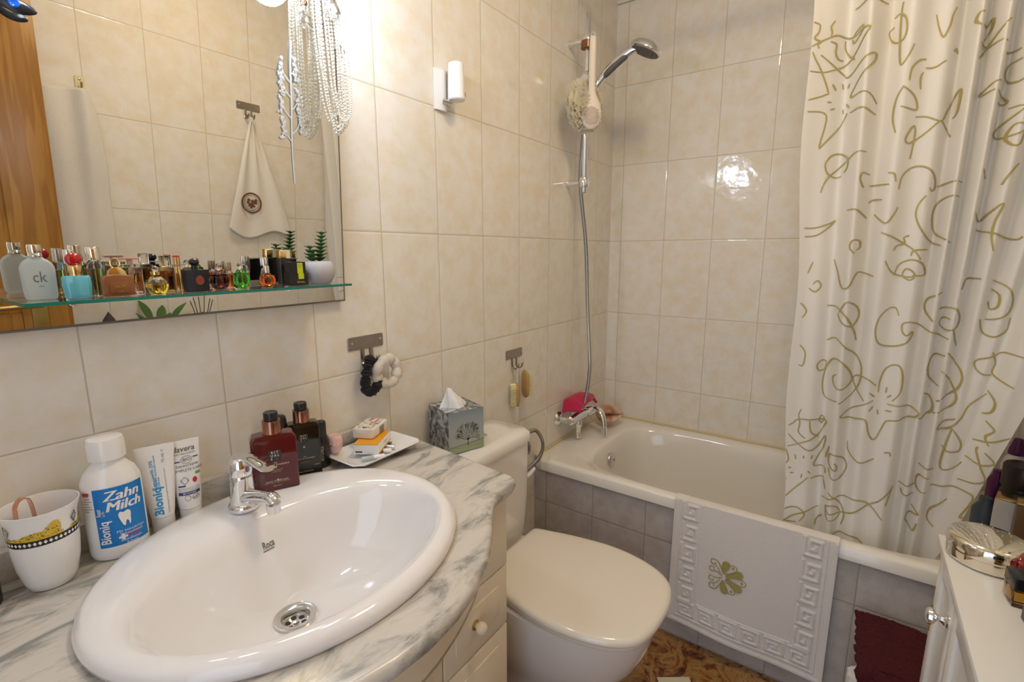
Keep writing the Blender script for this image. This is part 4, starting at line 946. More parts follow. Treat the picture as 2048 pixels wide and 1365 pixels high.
# pump bottles
def pump_bottle(label, loc, rz, w, d, hb, ht, col, lines, big):
    t = thing('pump_bottle', label, 'bottle', loc, rz, 'pump bottles on the vanity')
    cm = plain('tinted_%d' % int(col[0]*1000), col, .08, coat=.6)
    b = MB(); R_ = []
    def rr_(w_, d_, z, r_): return [(x, y, z) for x, y in rrect(-w_/2, w_/2, -d_/2, d_/2, r_, 4)]
    b.rings([rr_(w-.002, d-.002, 0, .003), rr_(w, d, .001, .003), rr_(w, d, hb-.010, .003), rr_(w-.001, d-.001, hb-.008, .003), rr_(w*.90, d*.9, hb-.002, .006), rr_(w*.55, d*.85, hb, .010)]); b.build('body', cm, t, 30)
    b = MB(); b.lathe([(.001, hb), (.0165, hb), (.0165, hb+.002), (.0158, hb+.003), (.0158, hb+ht*.62), (.0150, hb+ht*.63), (.001, hb+ht*.63)], 36); b.build('collar', M['rosegold'], t)
    b = MB(); b.lathe([(.001, hb+ht*.60), (.0125, hb+ht*.60), (.0125, hb+ht*.97), (.0115, hb+ht), (.001, hb+ht-.001)], 36); b.box(-.004, .004, -.0155, -.006, hb+ht*.70, hb+ht*.92, .002); b.build('pump', M['black'], t)
    y = -d/2-.0004
    g = lambda dx, dz, off=0: (lambda x, z: (x+dx, y-off, z+dz))
    s_ = w/.078
    b = MB(); lz = hb-.040*s_; b.m(1); b.add([(-.0105*s_, y, lz-.0105*s_), (.0105*s_, y, lz-.0105*s_), (.0105*s_, y, lz+.0105*s_), (-.0105*s_, y, lz+.0105*s_)], [(0, 1, 2, 3)])
    b.m(0)
    for k, s2 in enumerate(('R I T', 'U A L', 'S')): b.text(s2, .0062*s_, g(0 if k < 2 else -.006*s_, lz+(.0062-.0062*k)*s_, .0004), bold=.02)
    b.text('...', .006*s_, g(.003*s_, lz-.0055*s_, .0004))
    for k, (s2, dz, sz, mi) in enumerate(lines): b.m(mi); b.text(s2, sz*s_, g(0, dz*s_, .0002))
    b.m(2); b.add([(.0022*math.cos(q), y-.0002, hb-.0625*s_+.0022*math.sin(q)) for q in [2*PI*i/14 for i in range(14)]], [tuple(range(14))])
    b.build('label', [plain('pale_print', (.75, .70, .66), .4), plain('charcoal_print', (.035, .03, .032), .4), plain('gold_print', (.65, .47, .18), .4)], t, 0)
    return t
pump_bottle('dark red hand wash pump bottle standing on the washbasin rim', (-1.722, -.099, .8640), -.42, .078, .036, .108, .040, (.095, .004, .010),
    [('THE', .0535, .0032, 0), ('RITUAL OF AYURVEDA', .0495, .0046, 0), ('The perfection of', .0400, .0030, 2), ('a caring ritual', .0365, .0030, 2), ('luxury of hand wash', .0185, .0048, 0), ('INDIAN ROSE & SWEET ALMOND OIL', .0150, .0026, 2), ('300 ml ℮', .0085, .0042, 2)], 0)
pump_bottle('black hand lotion pump bottle behind the dark red one', (-1.640, -.062, CZ), -.45, .064, .030, .122, .040, (.006, .005, .006),
    [('THE', .0600, .0032, 0), ('RITUAL OF AYURVEDA', .0555, .0045, 0), ('The perfection of', .0460, .0028, 2), ('luxury of hand balm', .0215, .0046, 0), ('300 ml ℮', .0115, .0040, 2)], 0)
t = thing('round_bottle', 'dark brown round-topped bottle half hidden behind the dark red pump bottle', 'bottle', (-1.676, -.0415, CZ)); t.scale = (.70, .70, 1)
MB().lathe([(.001, 0), (.019, 0), (.020, .003), (.020, .080)], 32).build('body', M['black'], t)
MB().lathe([(.0195, .080), (.0205, .082), (.0203, .128), (.0185, .137), (.014, .1395), (.001, .140)], 32).build('cap', plain('dark_brown_cap', (.03, .015, .014), .3), t)
t = thing('slim_bottle', 'slim black bottle with vertical lettering right of the black pump bottle', 'bottle', (-1.588, -.044, CZ), -.5)
MB().lathe([(.001, 0), (.0145, 0), (.0165, .004), (.0170, .04), (.0165, .058), (.0135, .070), (.012, .072)], 32).build('body', M['black'], t)
MB().lathe([(.0122, .071), (.0125, .073), (.0125, .098), (.0115, .102), (.001, .103)], 32).build('cap', plain('satin_black', (.02, .02, .022), .4), t)
b = MB()
def sf(x, y): a = -PI/2+x/.017; return (.0174*math.cos(a), .0174*math.sin(a), y+.034)
b.text('RITUALS', .009, sf, rot=PI/2, sx=1.0, bold=.01); b.build('lettering', plain('pale_print', (.75, .70, .66), .4), t, 0)

# tray
t = thing('porcelain_tray', 'white rectangular porcelain tray with notched corners on the marble', 'tray', (-1.483, -.092, CZ))
def notch(w, d, c):
    P_ = []
    for sx, sy in ((1, 1), (-1, 1), (-1, -1), (1, -1)):
        a = [(sx*w, sy*(d-c)), (sx*(w-c*.45), sy*(d-c*.55)), (sx*(w-c), sy*d)]
        P_ += a if sx*sy > 0 else a[::-1]
    return P_
def nr(w, d, c, z): return [(x, y, z) for x, y in notch(w, d, c)]
b = MB(); b.rings([nr(.058, .030, .010, .001), nr(.070, .040, .012, .002), nr(.094, .060, .016, .016), nr(.0955, .0615, .016, .0185), nr(.093, .059, .0155, .0190), nr(.071, .041, .012, .0065), nr(.058, .030, .010, .0045)]); b.build('plate', M['white_g'], t, 25)
t = thing('cream_jar', 'small pink egg-shaped jar at the back left corner of the tray', 'jar', (-1.553, -.042, CZ+.0188))
b = MB(); b.lathe([(.001, 0), (.009, 0), (.0125, .004), (.0165, .014), (.0175, .0205), (.001, .0205)], 32); PK = plain('pink_plastic', (.80, .52, .50), .15, coat=.4); b.build('base', PK, t)
MB().lathe([(.0177, .0203), (.0180, .0208), (.0180, .0217), (.0177, .0222)], 32, cap=False).build('gold_ring', M['gold'], t)
MB().lathe([(.001, .0218), (.0177, .0218), (.0175, .031), (.0150, .0385), (.0115, .0410), (.0095, .0402), (.001, .0398)], 32).build('lid', PK, t)
t = thing('medicine_box', 'orange and white cardboard box lying on the tray', 'box', (-1.478, -.079, CZ+.0150), .56)
b = MB(); b.box(-.046, .046, -.029, .029, 0, .023, .0006, 1); b.m(1); b.box(-.0463, .0463, -.0285, .0285, .0225, .0234); b.box(-.0463, .0463, -.0294, -.0290, .0005, .004)
b.m(2); b.add([(-.0464, .024, .004), (-.0464, .008, .004), (-.0464, .008, .0075), (-.0464, .024, .0075)], [(0, 1, 2, 3)])
b.m(2); b.text('30 cápsulas', .006, lambda x, y: (x+.008, -.0296, y+.014))
b.build('carton', [M['white'], M['orange'], M['navy']], t, 0)
t.rotation_euler = (0, 0, .56)
t = thing('tissue_packet', 'floral wrapped tissue packet resting on the orange box', 'tissues', (-1.464, -.056, CZ+.0390), .42)
b = MB(); R_ = []
for x, k in ((-.0385, .75), (-.037, .96), (-.030, 1.0), (.030, 1.0), (.037, .96), (.0385, .75)):
    R_.append([(x, y*k, .0125+z*k) for y, z in rrect(-.026, .026, -.0125, .0125, .005, 4)])
b.rings(R_); b.build('wrap', plain('cream_wrap', (.84, .80, .72), .35), t, 60)
b = MB(); rr = random.Random(9)
for k in range(26):
    x, y = rr.uniform(-.032, .02), rr.uniform(-.021, .021); L_ = rr.uniform(.003, .007); a = rr.uniform(0, 6); w = L_*.35; b.m(k % 2)
    b.add([(x+L_*math.cos(a), y+L_*math.sin(a), .0254), (x-w*math.sin(a), y+w*math.cos(a), .0254), (x-L_*math.cos(a), y-L_*math.sin(a), .0254), (x+w*math.sin(a), y-w*math.cos(a), .0254)], [(0, 1, 2, 3)])
b.m(0); b.text('Tissues', .010, lambda x, y: (x+.014, y-.008, .0256), bold=.02, rot=.0); b.m(0); b.text('XXL', .012, lambda x, y: (x+.026, y+.008, .0256), bold=.02)
b.m(2)
for k in range(11): b.add([(-.006+.0022*k, -.0263, .003), (-.006+.0022*k+.0007*(1+k % 3*.5), -.0263, .003), (-.006+.0022*k+.0007*(1+k % 3*.5), -.0263, .020), (-.006+.0022*k, -.0263, .020)], [(0, 1, 2, 3)])
b.build('print', [plain('coral_print', (.75, .16, .08), .5), M['greenpr'], M['gray_txt']], t, 0)
for i, (lb, x, y, rz, r_, L_, m1, m2) in enumerate([('slim black and silver lipstick tube lying on the tray', -1.456, -.098, -1.05, .0055, .045, 'black', 'steel_l'), ('short pale pink lipstick lying beside the orange box', -1.474, -.112, -.9, .0052, .036, 'rosegold', 'white'), ('small clear plastic tube lying at the front left of the tray', -1.512, -.122, -.5, .0050, .050, 'frost', 'white'), ('tiny brown stopper lying on the right side of the tray', -1.436, -.090, .4, .0042, .010, 'grey_rub', 'rosegold')]):
    t = thing('lipstick_tube' if i < 2 else ('plastic_tube' if i == 2 else 'stopper'), lb, 'cosmetic' if i < 3 else 'stopper', (x, y, CZ+.0068+r_), rz)
    b = MB().t(0, 0, 0, 0, 0, PI/2); b.lathe([(.0005, -L_/2), (r_*.95, -L_/2), (r_, -L_/2+.001), (r_, .0)], 20); b.build('cap', M[m1], t)
    b = MB().t(0, 0, 0, 0, 0, PI/2); b.lathe([(r_*.9, 0), (r_*.9, L_/2-.001), (r_*.8, L_/2), (.0005, L_/2)], 20); b.build('barrel', M[m2], t)
t = thing('dark_bottle', 'black bottle on the counter cut off by the left edge of the photo', 'bottle', (-2.106, -.070, CZ))
MB().lathe([(.001, 0), (.012, 0), (.0145, .004), (.0150, .05), (.012, .062), (.001, .063)], 28).build('body', M['black'], t)

# ================================================================== TISSUE BOX on the cistern
t = thing('tissue_box', 'cube tissue box printed with a bare tree, on the toilet cistern', 'tissue box', (-1.1885, -.0815, .7638), -.32)
hh = .117; S2 = .056
TB, nt, bb = new_mat('petal_print'); N_t = nt.nodes; tc = N_t.new('ShaderNodeTexCoord'); nz = N_t.new('ShaderNodeTexNoise'); nz.inputs['Scale'].default_value = 34; nz.inputs['Detail'].default_value = 5; nz.inputs['Distortion'].default_value = 1.6; nt.links.new(tc.outputs['Object'], nz.inputs['Vector'])
cr = N_t.new('ShaderNodeValToRGB'); nt.links.new(nz.outputs['Fac'], cr.inputs[0]); e = cr.color_ramp.elements; e[0].position = .38; e[0].color = (.03, .04, .06, 1); e[1].position = .62; e[1].color = (.52, .53, .50, 1); x = e.new(.5); x.color = (.22, .24, .25, 1); nt.links.new(cr.outputs[0], bb.inputs['Base Color']); setp(bb, rough=.3)
b = MB(); N_ = 48
sq = []
for j in range(N_):
    a = 2*PI*j/N_; c, s_ = math.cos(a), math.sin(a); k = S2/max(abs(c), abs(s_)); sq.append((k*c, k*s_))
# snap four samples to the true corners
for cx_, cy_ in ((S2, S2), (-S2, S2), (-S2, -S2), (S2, -S2)):
    j = min(range(N_), key=lambda q: (sq[q][0]-cx_)**2+(sq[q][1]-cy_)**2); sq[j] = (cx_, cy_)
ov = [(.036*math.cos(2*PI*j/N_), .026*math.sin(2*PI*j/N_)) for j in range(N_)]
b.rings([[(x, y, 0) for x, y in sq], [(x, y, hh) for x, y in sq], [(x, y, hh) for x, y in ov], [(x, y, hh-.0015) for x, y in ov], [(x*.9, y*.9, hh-.03) for x, y in ov]]); b.build('carton', TB, t, 20)
SKY, nt, bb = new_mat('misty_field_print'); N_t = nt.nodes; tc = N_t.new('ShaderNodeTexCoord'); sp = N_t.new('ShaderNodeSeparateXYZ'); nt.links.new(tc.outputs['Object'], sp.inputs[0]); cr = N_t.new('ShaderNodeValToRGB')
zz = MATH(nt, 'DIVIDE', MATH(nt, 'ADD', sp.outputs['Z'], MATH(nt, 'MULTIPLY', sp.outputs['X'], -.06)), hh); nt.links.new(zz, cr.inputs[0]); e = cr.color_ramp.elements
e[0].position = 0; e[0].color = (.34, .42, .26, 1); e[1].position = 1; e[1].color = (.26, .33, .36, 1)
for p, c in ((.17, (.36, .44, .30, 1)), (.185, (.16, .21, .24, 1)), (.20, (.46, .50, .46, 1)), (.6, (.42, .46, .45, 1))): x = e.new(p); x.color = c
nt.links.new(cr.outputs[0], bb.inputs['Base Color']); setp(bb, rough=.25)
b = MB(); y = -S2-.0003; b.add([(-S2, y, .0), (S2, y, .0), (S2, y, hh), (-S2, y, hh)], [(0, 1, 2, 3)]); b.m(1)
rr = random.Random(21)
def br_(x, z, a, L_, w, d):
    x2, z2_ = x+L_*math.cos(a), z+L_*math.sin(a)
    px, pz = -math.sin(a)*w, math.cos(a)*w
    b.add([(x-px, y-.0003, z-pz), (x+px, y-.0003, z+pz), (x2+px*.7, y-.0003, z2_+pz*.7), (x2-px*.7, y-.0003, z2_-pz*.7)], [(0, 1, 2, 3)])
    if d == 0: return
    for k in range(3 if d > 1 else 3): br_(x2, z2_, a+rr.uniform(-.62, .62)+(PI/2-a)*.04, L_*rr.uniform(.55, .80), max(w*.62, .00009), d-1)
br_(.004, .021, PI/2+.03, .012, .0011, 0); 
for a in (.30, .62, .92, 1.22, 1.5, 1.8, 2.1, 2.42, 2.8): br_(.004, .032, a, .0165*(.75+.35*math.sin(a)), .00050, 4)
b.add([(.003, y-.0004, .015), (.0052, y-.0004, .015), (.0046, y-.0004, .036), (.0034, y-.0004, .036)], [(0, 1, 2, 3)])
b.build('picture', [SKY, plain('tree_ink', (.02, .03, .045), .4)], t, 0)
b = MB()
def tis(u, v):
    a = 2*PI*u; q = v
    r_ = lerp(.032, .011, q**.9)*(1+.25*math.sin(3*a+q*2)+.12*math.sin(7*a)); lean = -.012*q
    return (lean+r_*math.cos(a)*1.15-.004, r_*.75*math.sin(a), hh-.006+.050*q**.8*(1+.28*math.cos(a+2.6)))
b.grid(48, 16, tis, closed_u=True); b.build('tissue', M['paper'], t, 60)

# ================================================================== ON THE GLASS SHELF
SZ = 1.2430
CLAMP = []
def bottle(name, label, x, y, rz=-.2, sc=(.84, .84, .97)):
    t = thing(name, label, 'perfume bottle', (x, y, SZ), rz, 'perfume bottles on the glass shelf'); t.scale = sc; return t
# frosted ck flask
t = bottle('perfume_bottle', 'frosted flask with ck lettering and silver cap on the glass shelf', -2.002, -.075, -.05, (.74, .74, .98))
b = MB(); fl = crom([(.0205, 0), (.0225, .006), (.0235, .030), (.0235, .042), (.019, .050), (.011, .055), (.0085, .058)], 5)
R_ = [[(x*r_/1, y, z) for x, y in rrect(-1, 1, -.0085*(min(1, r_/.02)*.6+.4), .0085*(min(1, r_/.02)*.6+.4), .006, 5)] for r_, z in fl]
R_ = [[(max(-r_, min(r_, p[0])), p[1], p[2]) for p in [(q[0], q[1], z) for q in [(xx, yy) for xx, yy in rrect(-r_, r_, -.0085*(.5+.5*min(1, r_/.02)), .0085*(.5+.5*min(1, r_/.02)), min(.0065, r_*.5), 5)]]] for r_, z in fl]
b.rings([[(p[0]*.9, p[1]*.9, 0) for p in R_[0]]]+[[(p[0], p[1], p[2]+.0006) for p in r_] for r_ in R_]); b.build('flask', M['frost'], t, 50)
b = MB(); b.lathe([(.001, .058), (.0098, .058), (.0100, .0595), (.0092, .0605), (.0100, .0615), (.0092, .0625), (.0100, .064), (.0100, .072), (.0092, .0738), (.001, .074)], 32); b.build('cap', M['silver'], t)
b = MB(); b.text('ck', .021, lambda x, y_: (x, -.0091, y_+.030), sx=1.0); b.text('one', .0045, lambda x, y_: (x+.001, -.0091, y_+.0185)); b.build('lettering', M['gray_txt'], t, 0)
# turquoise flask with red oval stopper
t = bottle('perfume_bottle', 'turquoise faceted perfume bottle with red oval stopper', -1.969, -.098, 0, (.78, .78, .97))
TQ = plain('turquoise_glaze', (.13, .52, .64), .08, coat=.6)
b = MB(); R_ = []
for z, r_ in ((0, .0165), (.0015, .0180), (.006, .0185), (.018, .0198), (.029, .0195), (.032, .0180)):
    R_.append([(r_*(1+.025*math.cos(8*a+z*60))*math.cos(a), r_*.62*(1+.025*math.cos(8*a+z*60))*math.sin(a), z) for a in [2*PI*j/64 for j in range(64)]])
b.rings(R_); b.build('flask', TQ, t, 30)
MB().lathe([(.001, .032), (.0085, .032), (.0085, .036), (.0095, .038), (.0095, .044), (.008, .046), (.001, .046)], 28).build('collar', M['gold'], t)
b = MB(); b.sphere((0, 0, .0545), .0115, 24, (1.02, .55, .80)); b.build('stopper', plain('red_stopper', (.45, .004, .01), .08, coat=.6), t)
# brown bag shaped
t = bottle('perfume_bottle', 'cognac brown bag-shaped perfume bottle with gold handle', -1.925, -.102, -.05)
b = MB().t(0, 0, 0, 0, PI/2); b.prism(crom([(-.0195, .001), (.0195, .001), (.0215, .008), (.0185, .030), (-.0185, .030), (-.0215, .008)], 3, closed=True), -.009, .009, .002); b.build('flask', plain('cognac_leather', (.26, .095, .03), .35, var=.1, vscale=80), t, 50)
b = MB().t(0, 0, .029, 0, PI/2); b.prism([(-.014, 0), (.014, 0), (.0115, .008), (.005, .0135), (-.005, .0135), (-.0115, .008)], -.006, .006, .001); b.t(0, 0, 0); b.tube([(.0065*math.cos(a), 0, .048+.0075*math.sin(a)) for a in [2*PI*i/16 for i in range(16)]], .0014, 8, closed=True); b.build('gold_cap', M['gold'], t)
b = MB(); b.box(-.0135, .0135, -.0112, -.0085, .005, .0205, .0008); b.m(1); b.text('MCM', .0065, lambda x, y_: (x, -.0116, y_+.0145), bold=.02); b.text('⌣', .010, lambda x, y_: (x, -.0116, y_+.009)); b.build('badge', [plain('cognac_leather', (.26, .095, .03), .35), M['gold']], t, 40)
# generic round flacon
def flacon(label, x, y, prof, liquid, liq_h, cap, rz=0, sy=.7, extra=None):
    t = bottle('perfume_bottle', label, x, y, rz)
    MB().lathe([(.0005, 0)]+prof, 36, sy=sy).build('flask', M['glass'], t, 60)
    inner = [(.0005, .002)]+[(max(r_-.0016, .001), max(z, .002)) for r_, z in prof if z < liq_h]
    rl = inner[-1][0]; inner += [(rl, liq_h), (.0005, liq_h+.0001)]
    MB().lathe(inner, 32, sy=sy).build('liquid', glass('liquid_%02d%02d%02d' % tuple(int(c*99) for c in liquid), liquid, 0, 1.36), t, 60)
    cap(t); return t
def cap_sphere(r_, z, m, collar=None):
    def f_(t):
        b = MB(); b.sphere((0, 0, z), r_, 18); b.build('stopper', m, t)
        if collar: MB().lathe([(.001, z-r_-.004), (collar, z-r_-.004), (collar*1.1, z-r_+.001), (.001, z-r_+.001)], 24).build('collar', M['gold'], t)
    return f_
def cap_cyl(r_, z0, z1, m):
    def f_(t): MB().lathe([(.001, z0), (r_, z0), (r_, z1-.001), (r_*.92, z1), (.001, z1)], 28).build('cap', m, t)
    return f_
flacon('small round clear perfume bottle holding yellow liquid with crystal stopper', -1.877, -.102, [(.011, 0), (.0165, .004), (.0185, .012), (.0160, .021), (.009, .0265), (.004, .028)], (.80, .62, .05), .015, cap_sphere(.0052, .0385, M['glass'], .0075))
t = bottle('perfume_bottle', 'black glittering square perfume bottle with amber round window', -1.823, -.103, -.05)
GL, nt, bb = new_mat('black_glitter'); N_t = nt.nodes; vo = N_t.new('ShaderNodeTexVoronoi'); vo.inputs['Scale'].default_value = 900; tc = N_t.new('ShaderNodeTexCoord'); nt.links.new(tc.outputs['Object'], vo.inputs['Vector']); bp = N_t.new('ShaderNodeBump'); bp.inputs['Strength'].default_value = .9; bp.inputs['Distance'].default_value = .0006; nt.links.new(vo.outputs['Distance'], bp.inputs['Height']); nt.links.new(bp.outputs['Normal'], bb.inputs['Normal']); setp(bb, (.006, .007, .012), .18)
b = MB(); b.rings([[(x, y_, z) for x, y_ in rrect(-w, w, -.0115, .0115, .002, 3)] for w, z in ((.0182, 0), (.0190, .001), (.0193, .012), (.0205, .035), (.0200, .0358))]); b.build('flask', GL, t, 30)
b = MB().t(.003, -.0117, .0185, 0, PI/2); b.lathe([(.0078, -.0005), (.0072, .0006), (.0005, .0006)], 28); b.build('window', plain('amber_window', (.25, .035, .01), .1, coat=.5), t)
b = MB(); b.lathe([(.001, .0355), (.0055, .0355), (.0050, .043), (.0065, .044), (.0090, .0475), (.0075, .052), (.004, .0540), (.001, .0545)], 28); b.build('cap', M['black'], t)
flacon('squat dark red perfume bottle with clear ring stopper on the glass shelf', -1.777, -.080, [(.009, 0), (.0150, .004), (.0180, .013), (.0165, .022), (.009, .0275), (.0045, .031)], (.16, .012, .008), .026, cap_sphere(.0065, .0385, M['glass']))
flacon('round green perfume bottle with clear ball stopper', -1.752, -.102, [(.0085, 0), (.0135, .004), (.0165, .014), (.0150, .024), (.009, .0305), (.006, .034)], (.10, .55, .01), .028, cap_sphere(.0058, .0405, M['glass']))
flacon('round orange perfume bottle with grey cylindrical cap', -1.706, -.102, [(.009, 0), (.0150, .004), (.0175, .0125), (.0150, .021), (.008, .0245), (.0048, .027)], (.85, .22, .01), .022, cap_cyl(.0062, .0265, .0395, M['steel_l']))
# back row
flacon('slim glass perfume vial with brushed silver cap behind the turquoise bottle', -1.962, -.048, [(.0068, 0), (.0070, .001), (.0070, .045), (.005, .048)], (.70, .62, .12), .035, cap_cyl(.0070, .048, .068, M['steel_l']), sy=1)
flacon('tall clear perfume bottle with silver cylinder cap behind the brown bottle', -1.938, -.062, [(.0100, 0), (.0105, .001), (.0110, .044), (.0095, .050), (.006, .053)], (.72, .74, .30), .040, cap_cyl(.0100, .053, .072, M['silver']), sy=.8)
def sq_bottle(label, x, y, w, d, h, liq, lh, capf, rz=-.1, body=None):
    t = bottle('perfume_bottle', label, x, y, rz)
    b = MB(); b.box(-w/2, w/2, -d/2, d/2, 0, h, .0015); b.build('flask', body or M['glass'], t, 30)
    if liq: b = MB(); b.box(-w/2+.002, w/2-.002, -d/2+.002, d/2-.002, .003, lh, .001); b.build('liquid', glass('liquid_%02d%02d%02d' % tuple(int(c*99) for c in liq), liq, 0, 1.36), t, 30)
    capf(t); return t
def cap_flat(w, d, z0, z1, m):
    def f_(t):
        MB().box(-.004, .004, -.003, .003, z0-.007, z0+.001, .0005).build('neck', m, t)
        MB().box(-w/2, w/2, -d/2, d/2, z0, z1, .0006).build('cap', m, t)
    return f_
sq_bottle('rectangular perfume bottle with pale pink liquid and flat rose cap', -1.893, -.055, .034, .014, .046, (.80, .50, .44), .040, cap_flat(.030, .010, .0530, .0565, plain('rose_cap', (.66, .36, .30), .25)))
sq_bottle('amber perfume bottle with clear cube cap behind the yellow round one', -1.849, -.062, .026, .016, .040, (.60, .20, .02), .034, lambda t: MB().box(-.0075, .0075, -.006, .006, .041, .059, .001).build('cap', M['glass'], t))
t = bottle('gift_tag', 'grey oval tag leaning by the amber perfume bottle', -1.832, -.068, 0); t['category'] = 'tag'; del t['group']
b = MB(); b.lathe([(.0005, .0430), (.013, .0430), (.013, .0440), (.0005, .0440)], 28, .0, 0, 1, .5); b.tube([(-.010, 0, 0), (-.010, 0, .0435)], .0008, 6); b.build('tag', plain('grey_tag', (.22, .23, .27), .4), t)
t = bottle('perfume_bottle', 'tiny gold tube perfume sample with red top on the back of the shelf', -1.823, -.038, 0)
MB().lathe([(.001, 0), (.0075, 0), (.0085, .01), (.0065, .034), (.005, .040)], 24).build('body', M['gold'], t); MB().lathe([(.0062, .040), (.0062, .056), (.001, .056)], 24).build('cap', M['gold'], t); MB().lathe([(.0060, .056), (.0060, .0585), (.001, .059)], 24).build('top', M['redpr'], t)
flacon('small amber perfume bottle with grey cap between the red and green bottles', -1.748, -.050, [(.0085, 0), (.0110, .004), (.0115, .020), (.009, .028), (.005, .031)], (.75, .20, .02), .024, cap_cyl(.0068, .031, .046, plain('bronze_cap', (.42, .34, .26), .3, metal=1)))
flacon('clear slim perfume bottle with silver flared cap behind the orange one', -1.684, -.055, [(.0080, 0), (.0095, .002), (.0098, .024), (.007, .033), (.0045, .036)], (.75, .75, .62), .020, cap_cyl(.0085, .038, .0535, M['steel_l']), sy=.8)
# black bottle with gold cap and black card boxes in front of it
t = bottle('perfume_bottle', 'black perfume bottle with gold block cap near the shelf plant', -1.634, -.046, -.05, (.8, .8, 1))
MB().box(-.020, .020, -.011, .011, 0, .049, .001).build('flask', M['black'], t, 30); MB().box(-.019, .019, -.010, .010, .050, .066, .0008).build('cap', M['gold'], t, 30)
b = MB(); b.box(-.0045, .0045, -.0104, .0104, .0502, .0664, 0); b.build('stripe', plain('cream_stripe', (.80, .74, .58), .4), t, 0)
t = thing('perfume_box', 'lower black RITUALS card box with yellow stripe on the glass shelf', 'box', (-1.645, -.093, SZ), -.08, 'black card perfume boxes'); t.scale = (.74, .8, .95)
MB().box(-.0245, .0245, -.014, .014, 0, .0235, .0005).build('carton', M['black'], t, 20)
YL = plain('acid_yellow', (.62, .66, .02), .45)
b = MB(); b.box(-.001, .0135, -.0144, -.0139, .0125, .0237); b.m(1); b.text('RITUALS...', .0052, lambda x, y_: (x+.006, -.0144, y_+.0065), bold=.01); b.build('stripe', [YL, M['gold']], t, 0)
t = thing('perfume_box', 'upper black card box with yellow stripe stacked near the plant pot', 'box', (-1.645, -.092, SZ+.0226), -.06, 'black card perfume boxes'); t.scale = (.78, .8, .95)
MB().box(-.0205, .0205, -.012, .012, 0, .0225, .0005).build('carton', M['black'], t, 20)
b = MB(); b.box(-.001, .0130, -.0124, -.0119, 0, .0205); b.m(1); b.text('PRIVATE', .0030, lambda x, y_: (x+.006, -.0126, y_+.016)); b.text('OUD', .003, lambda x, y_: (x+.006, -.0126, y_+.012)); b.build('stripe', [YL, M['gray_txt']], t, 0)
# succulent
t = thing('potted_succulent', 'green artificial succulent in a round grey pot at the shelf end', 'potted plant', (-1.588, -.076, SZ)); t.scale = (1.06, 1.06, 1.0)
b = MB(); b.lathe([(.001, 0), (.021, 0), (.023, .001), (.0290, .010), (.0318, .021), (.0310, .032), (.0265, .0435), (.0240, .0445), (.0235, .043), (.0260, .036), (.001, .035)], 48); b.build('pot', M['concrete'], t, 50)
MB().lathe([(.026, .036), (.001, .039)], 32, cap=False).build('soil', M['soil'], t)
def leafq(b, o_, d, up, L_, w, th=.0012):
    d = Vector(d).normalized(); sd = d.cross(Vector(up)).normalized(); n = sd.cross(d).normalized(); o_ = Vector(o_); R_ = []
    for i in range(9):
        u = i/8; ww = w*math.sin(PI*min(.97, u*.93+.05))**.8; c = o_+d*(L_*u)+n*(L_*(.18*math.sin(PI*u*.6)))
        R_.append([tuple(c+sd*(ww*math.cos(a))+n*(th*math.sin(a)+.10*ww*abs(math.cos(a)))) for a in [2*PI*j/10 for j in range(10)]])
    b.rings(R_)
for (bx, by, hx, hy, H_t) in ((.006, 0, .014, -.002, .060), (-.010, -.004, -.016, -.006, .032), (-.002, .008, -.004, .010, .022)):
    b = MB(); b.tube([(bx, by, .036), ((bx+hx)/2, (by+hy)/2, .038+H_t*.5), (hx, hy, .040+H_t)], .0015, 8); b.build('stem', M['stem'], t)
    b = MB(); n = int(H_t/.0085)+1
    for k in range(n):
        u = (k+.6)/n; o_ = (lerp(bx, hx, u), lerp(by, hy, u), .040+H_t*u)
        for s_ in range(4):
            a = s_*PI/2+k*.8; leafq(b, o_, (math.cos(a), math.sin(a), .35), (0, 0, 1), lerp(.0175, .010, u), lerp(.0078, .0050, u))
    b.build('leaves', M['leaf'], t, 60)
# ================================================================== PEARLS AND ORNAMENTS BY THE MIRROR
def bead_string(name, label, loc, path, r_, group=None, step=None, mat=None):
    t = thing(name, label, 'necklace', loc, 0, 'pearl necklaces hanging beside the mirror'); t.scale = (.72, .8, 1)
    P = [Vector(p) for p in crom(path, 12, closed=True)]; P.append(P[0]); b = MB(); step = step or r_*2.05
    acc = 0; last = P[0]
    ico = bmesh.new(); bmesh.ops.create_icosphere(ico, subdivisions=1, radius=r_); iv = [v.co.copy() for v in ico.verts]; ico.verts.index_update(); fi = [[v.index for v in f.verts] for f in ico.faces]; ico.free()
    carry = 0
    for p, q in zip(P, P[1:]):
        L_ = (q-p).length; d = step-carry
        while d <= L_:
            c = p.lerp(q, d/L_); b.add([tuple(c+v) for v in iv], fi); d += step
        carry = L_-(d-step)
    b.build('beads', mat or M['pearl'], t, 180); return t
rr = random.Random(3)
PX, PY, PZ = -1.534, -.074, 1.916
specs = [(-.028, .012, 1.560, .0022), (-.020, .018, 1.572, .0021), (-.014, .022, 1.552, .0019), (-.024, .026, 1.545, .0016), (-.006, .028, 1.541, .0026), (.004, .036, 1.547, .0025), (.012, .044, 1.556, .0022), (-.002, .050, 1.566, .0016), (.018, .052, 1.580, .0014), (-.030, .034, 1.615, .0013)]
names = ['leftmost long pearl necklace of the bunch beside the mirror', 'second long pearl necklace from the left in the bunch', 'fine pearl strand inside the left half of the bunch', 'thin seed bead strand curving at the bottom left of the bunch', 'large pearl necklace hanging in the middle of the bunch', 'large pearl necklace right of the middle of the bunch', 'pearl necklace reaching over the mirror edge', 'thin bead strand sagging over the mirror edge', 'rightmost fine bead strand over the wall tiles', 'shortest seed bead strand of the bunch']
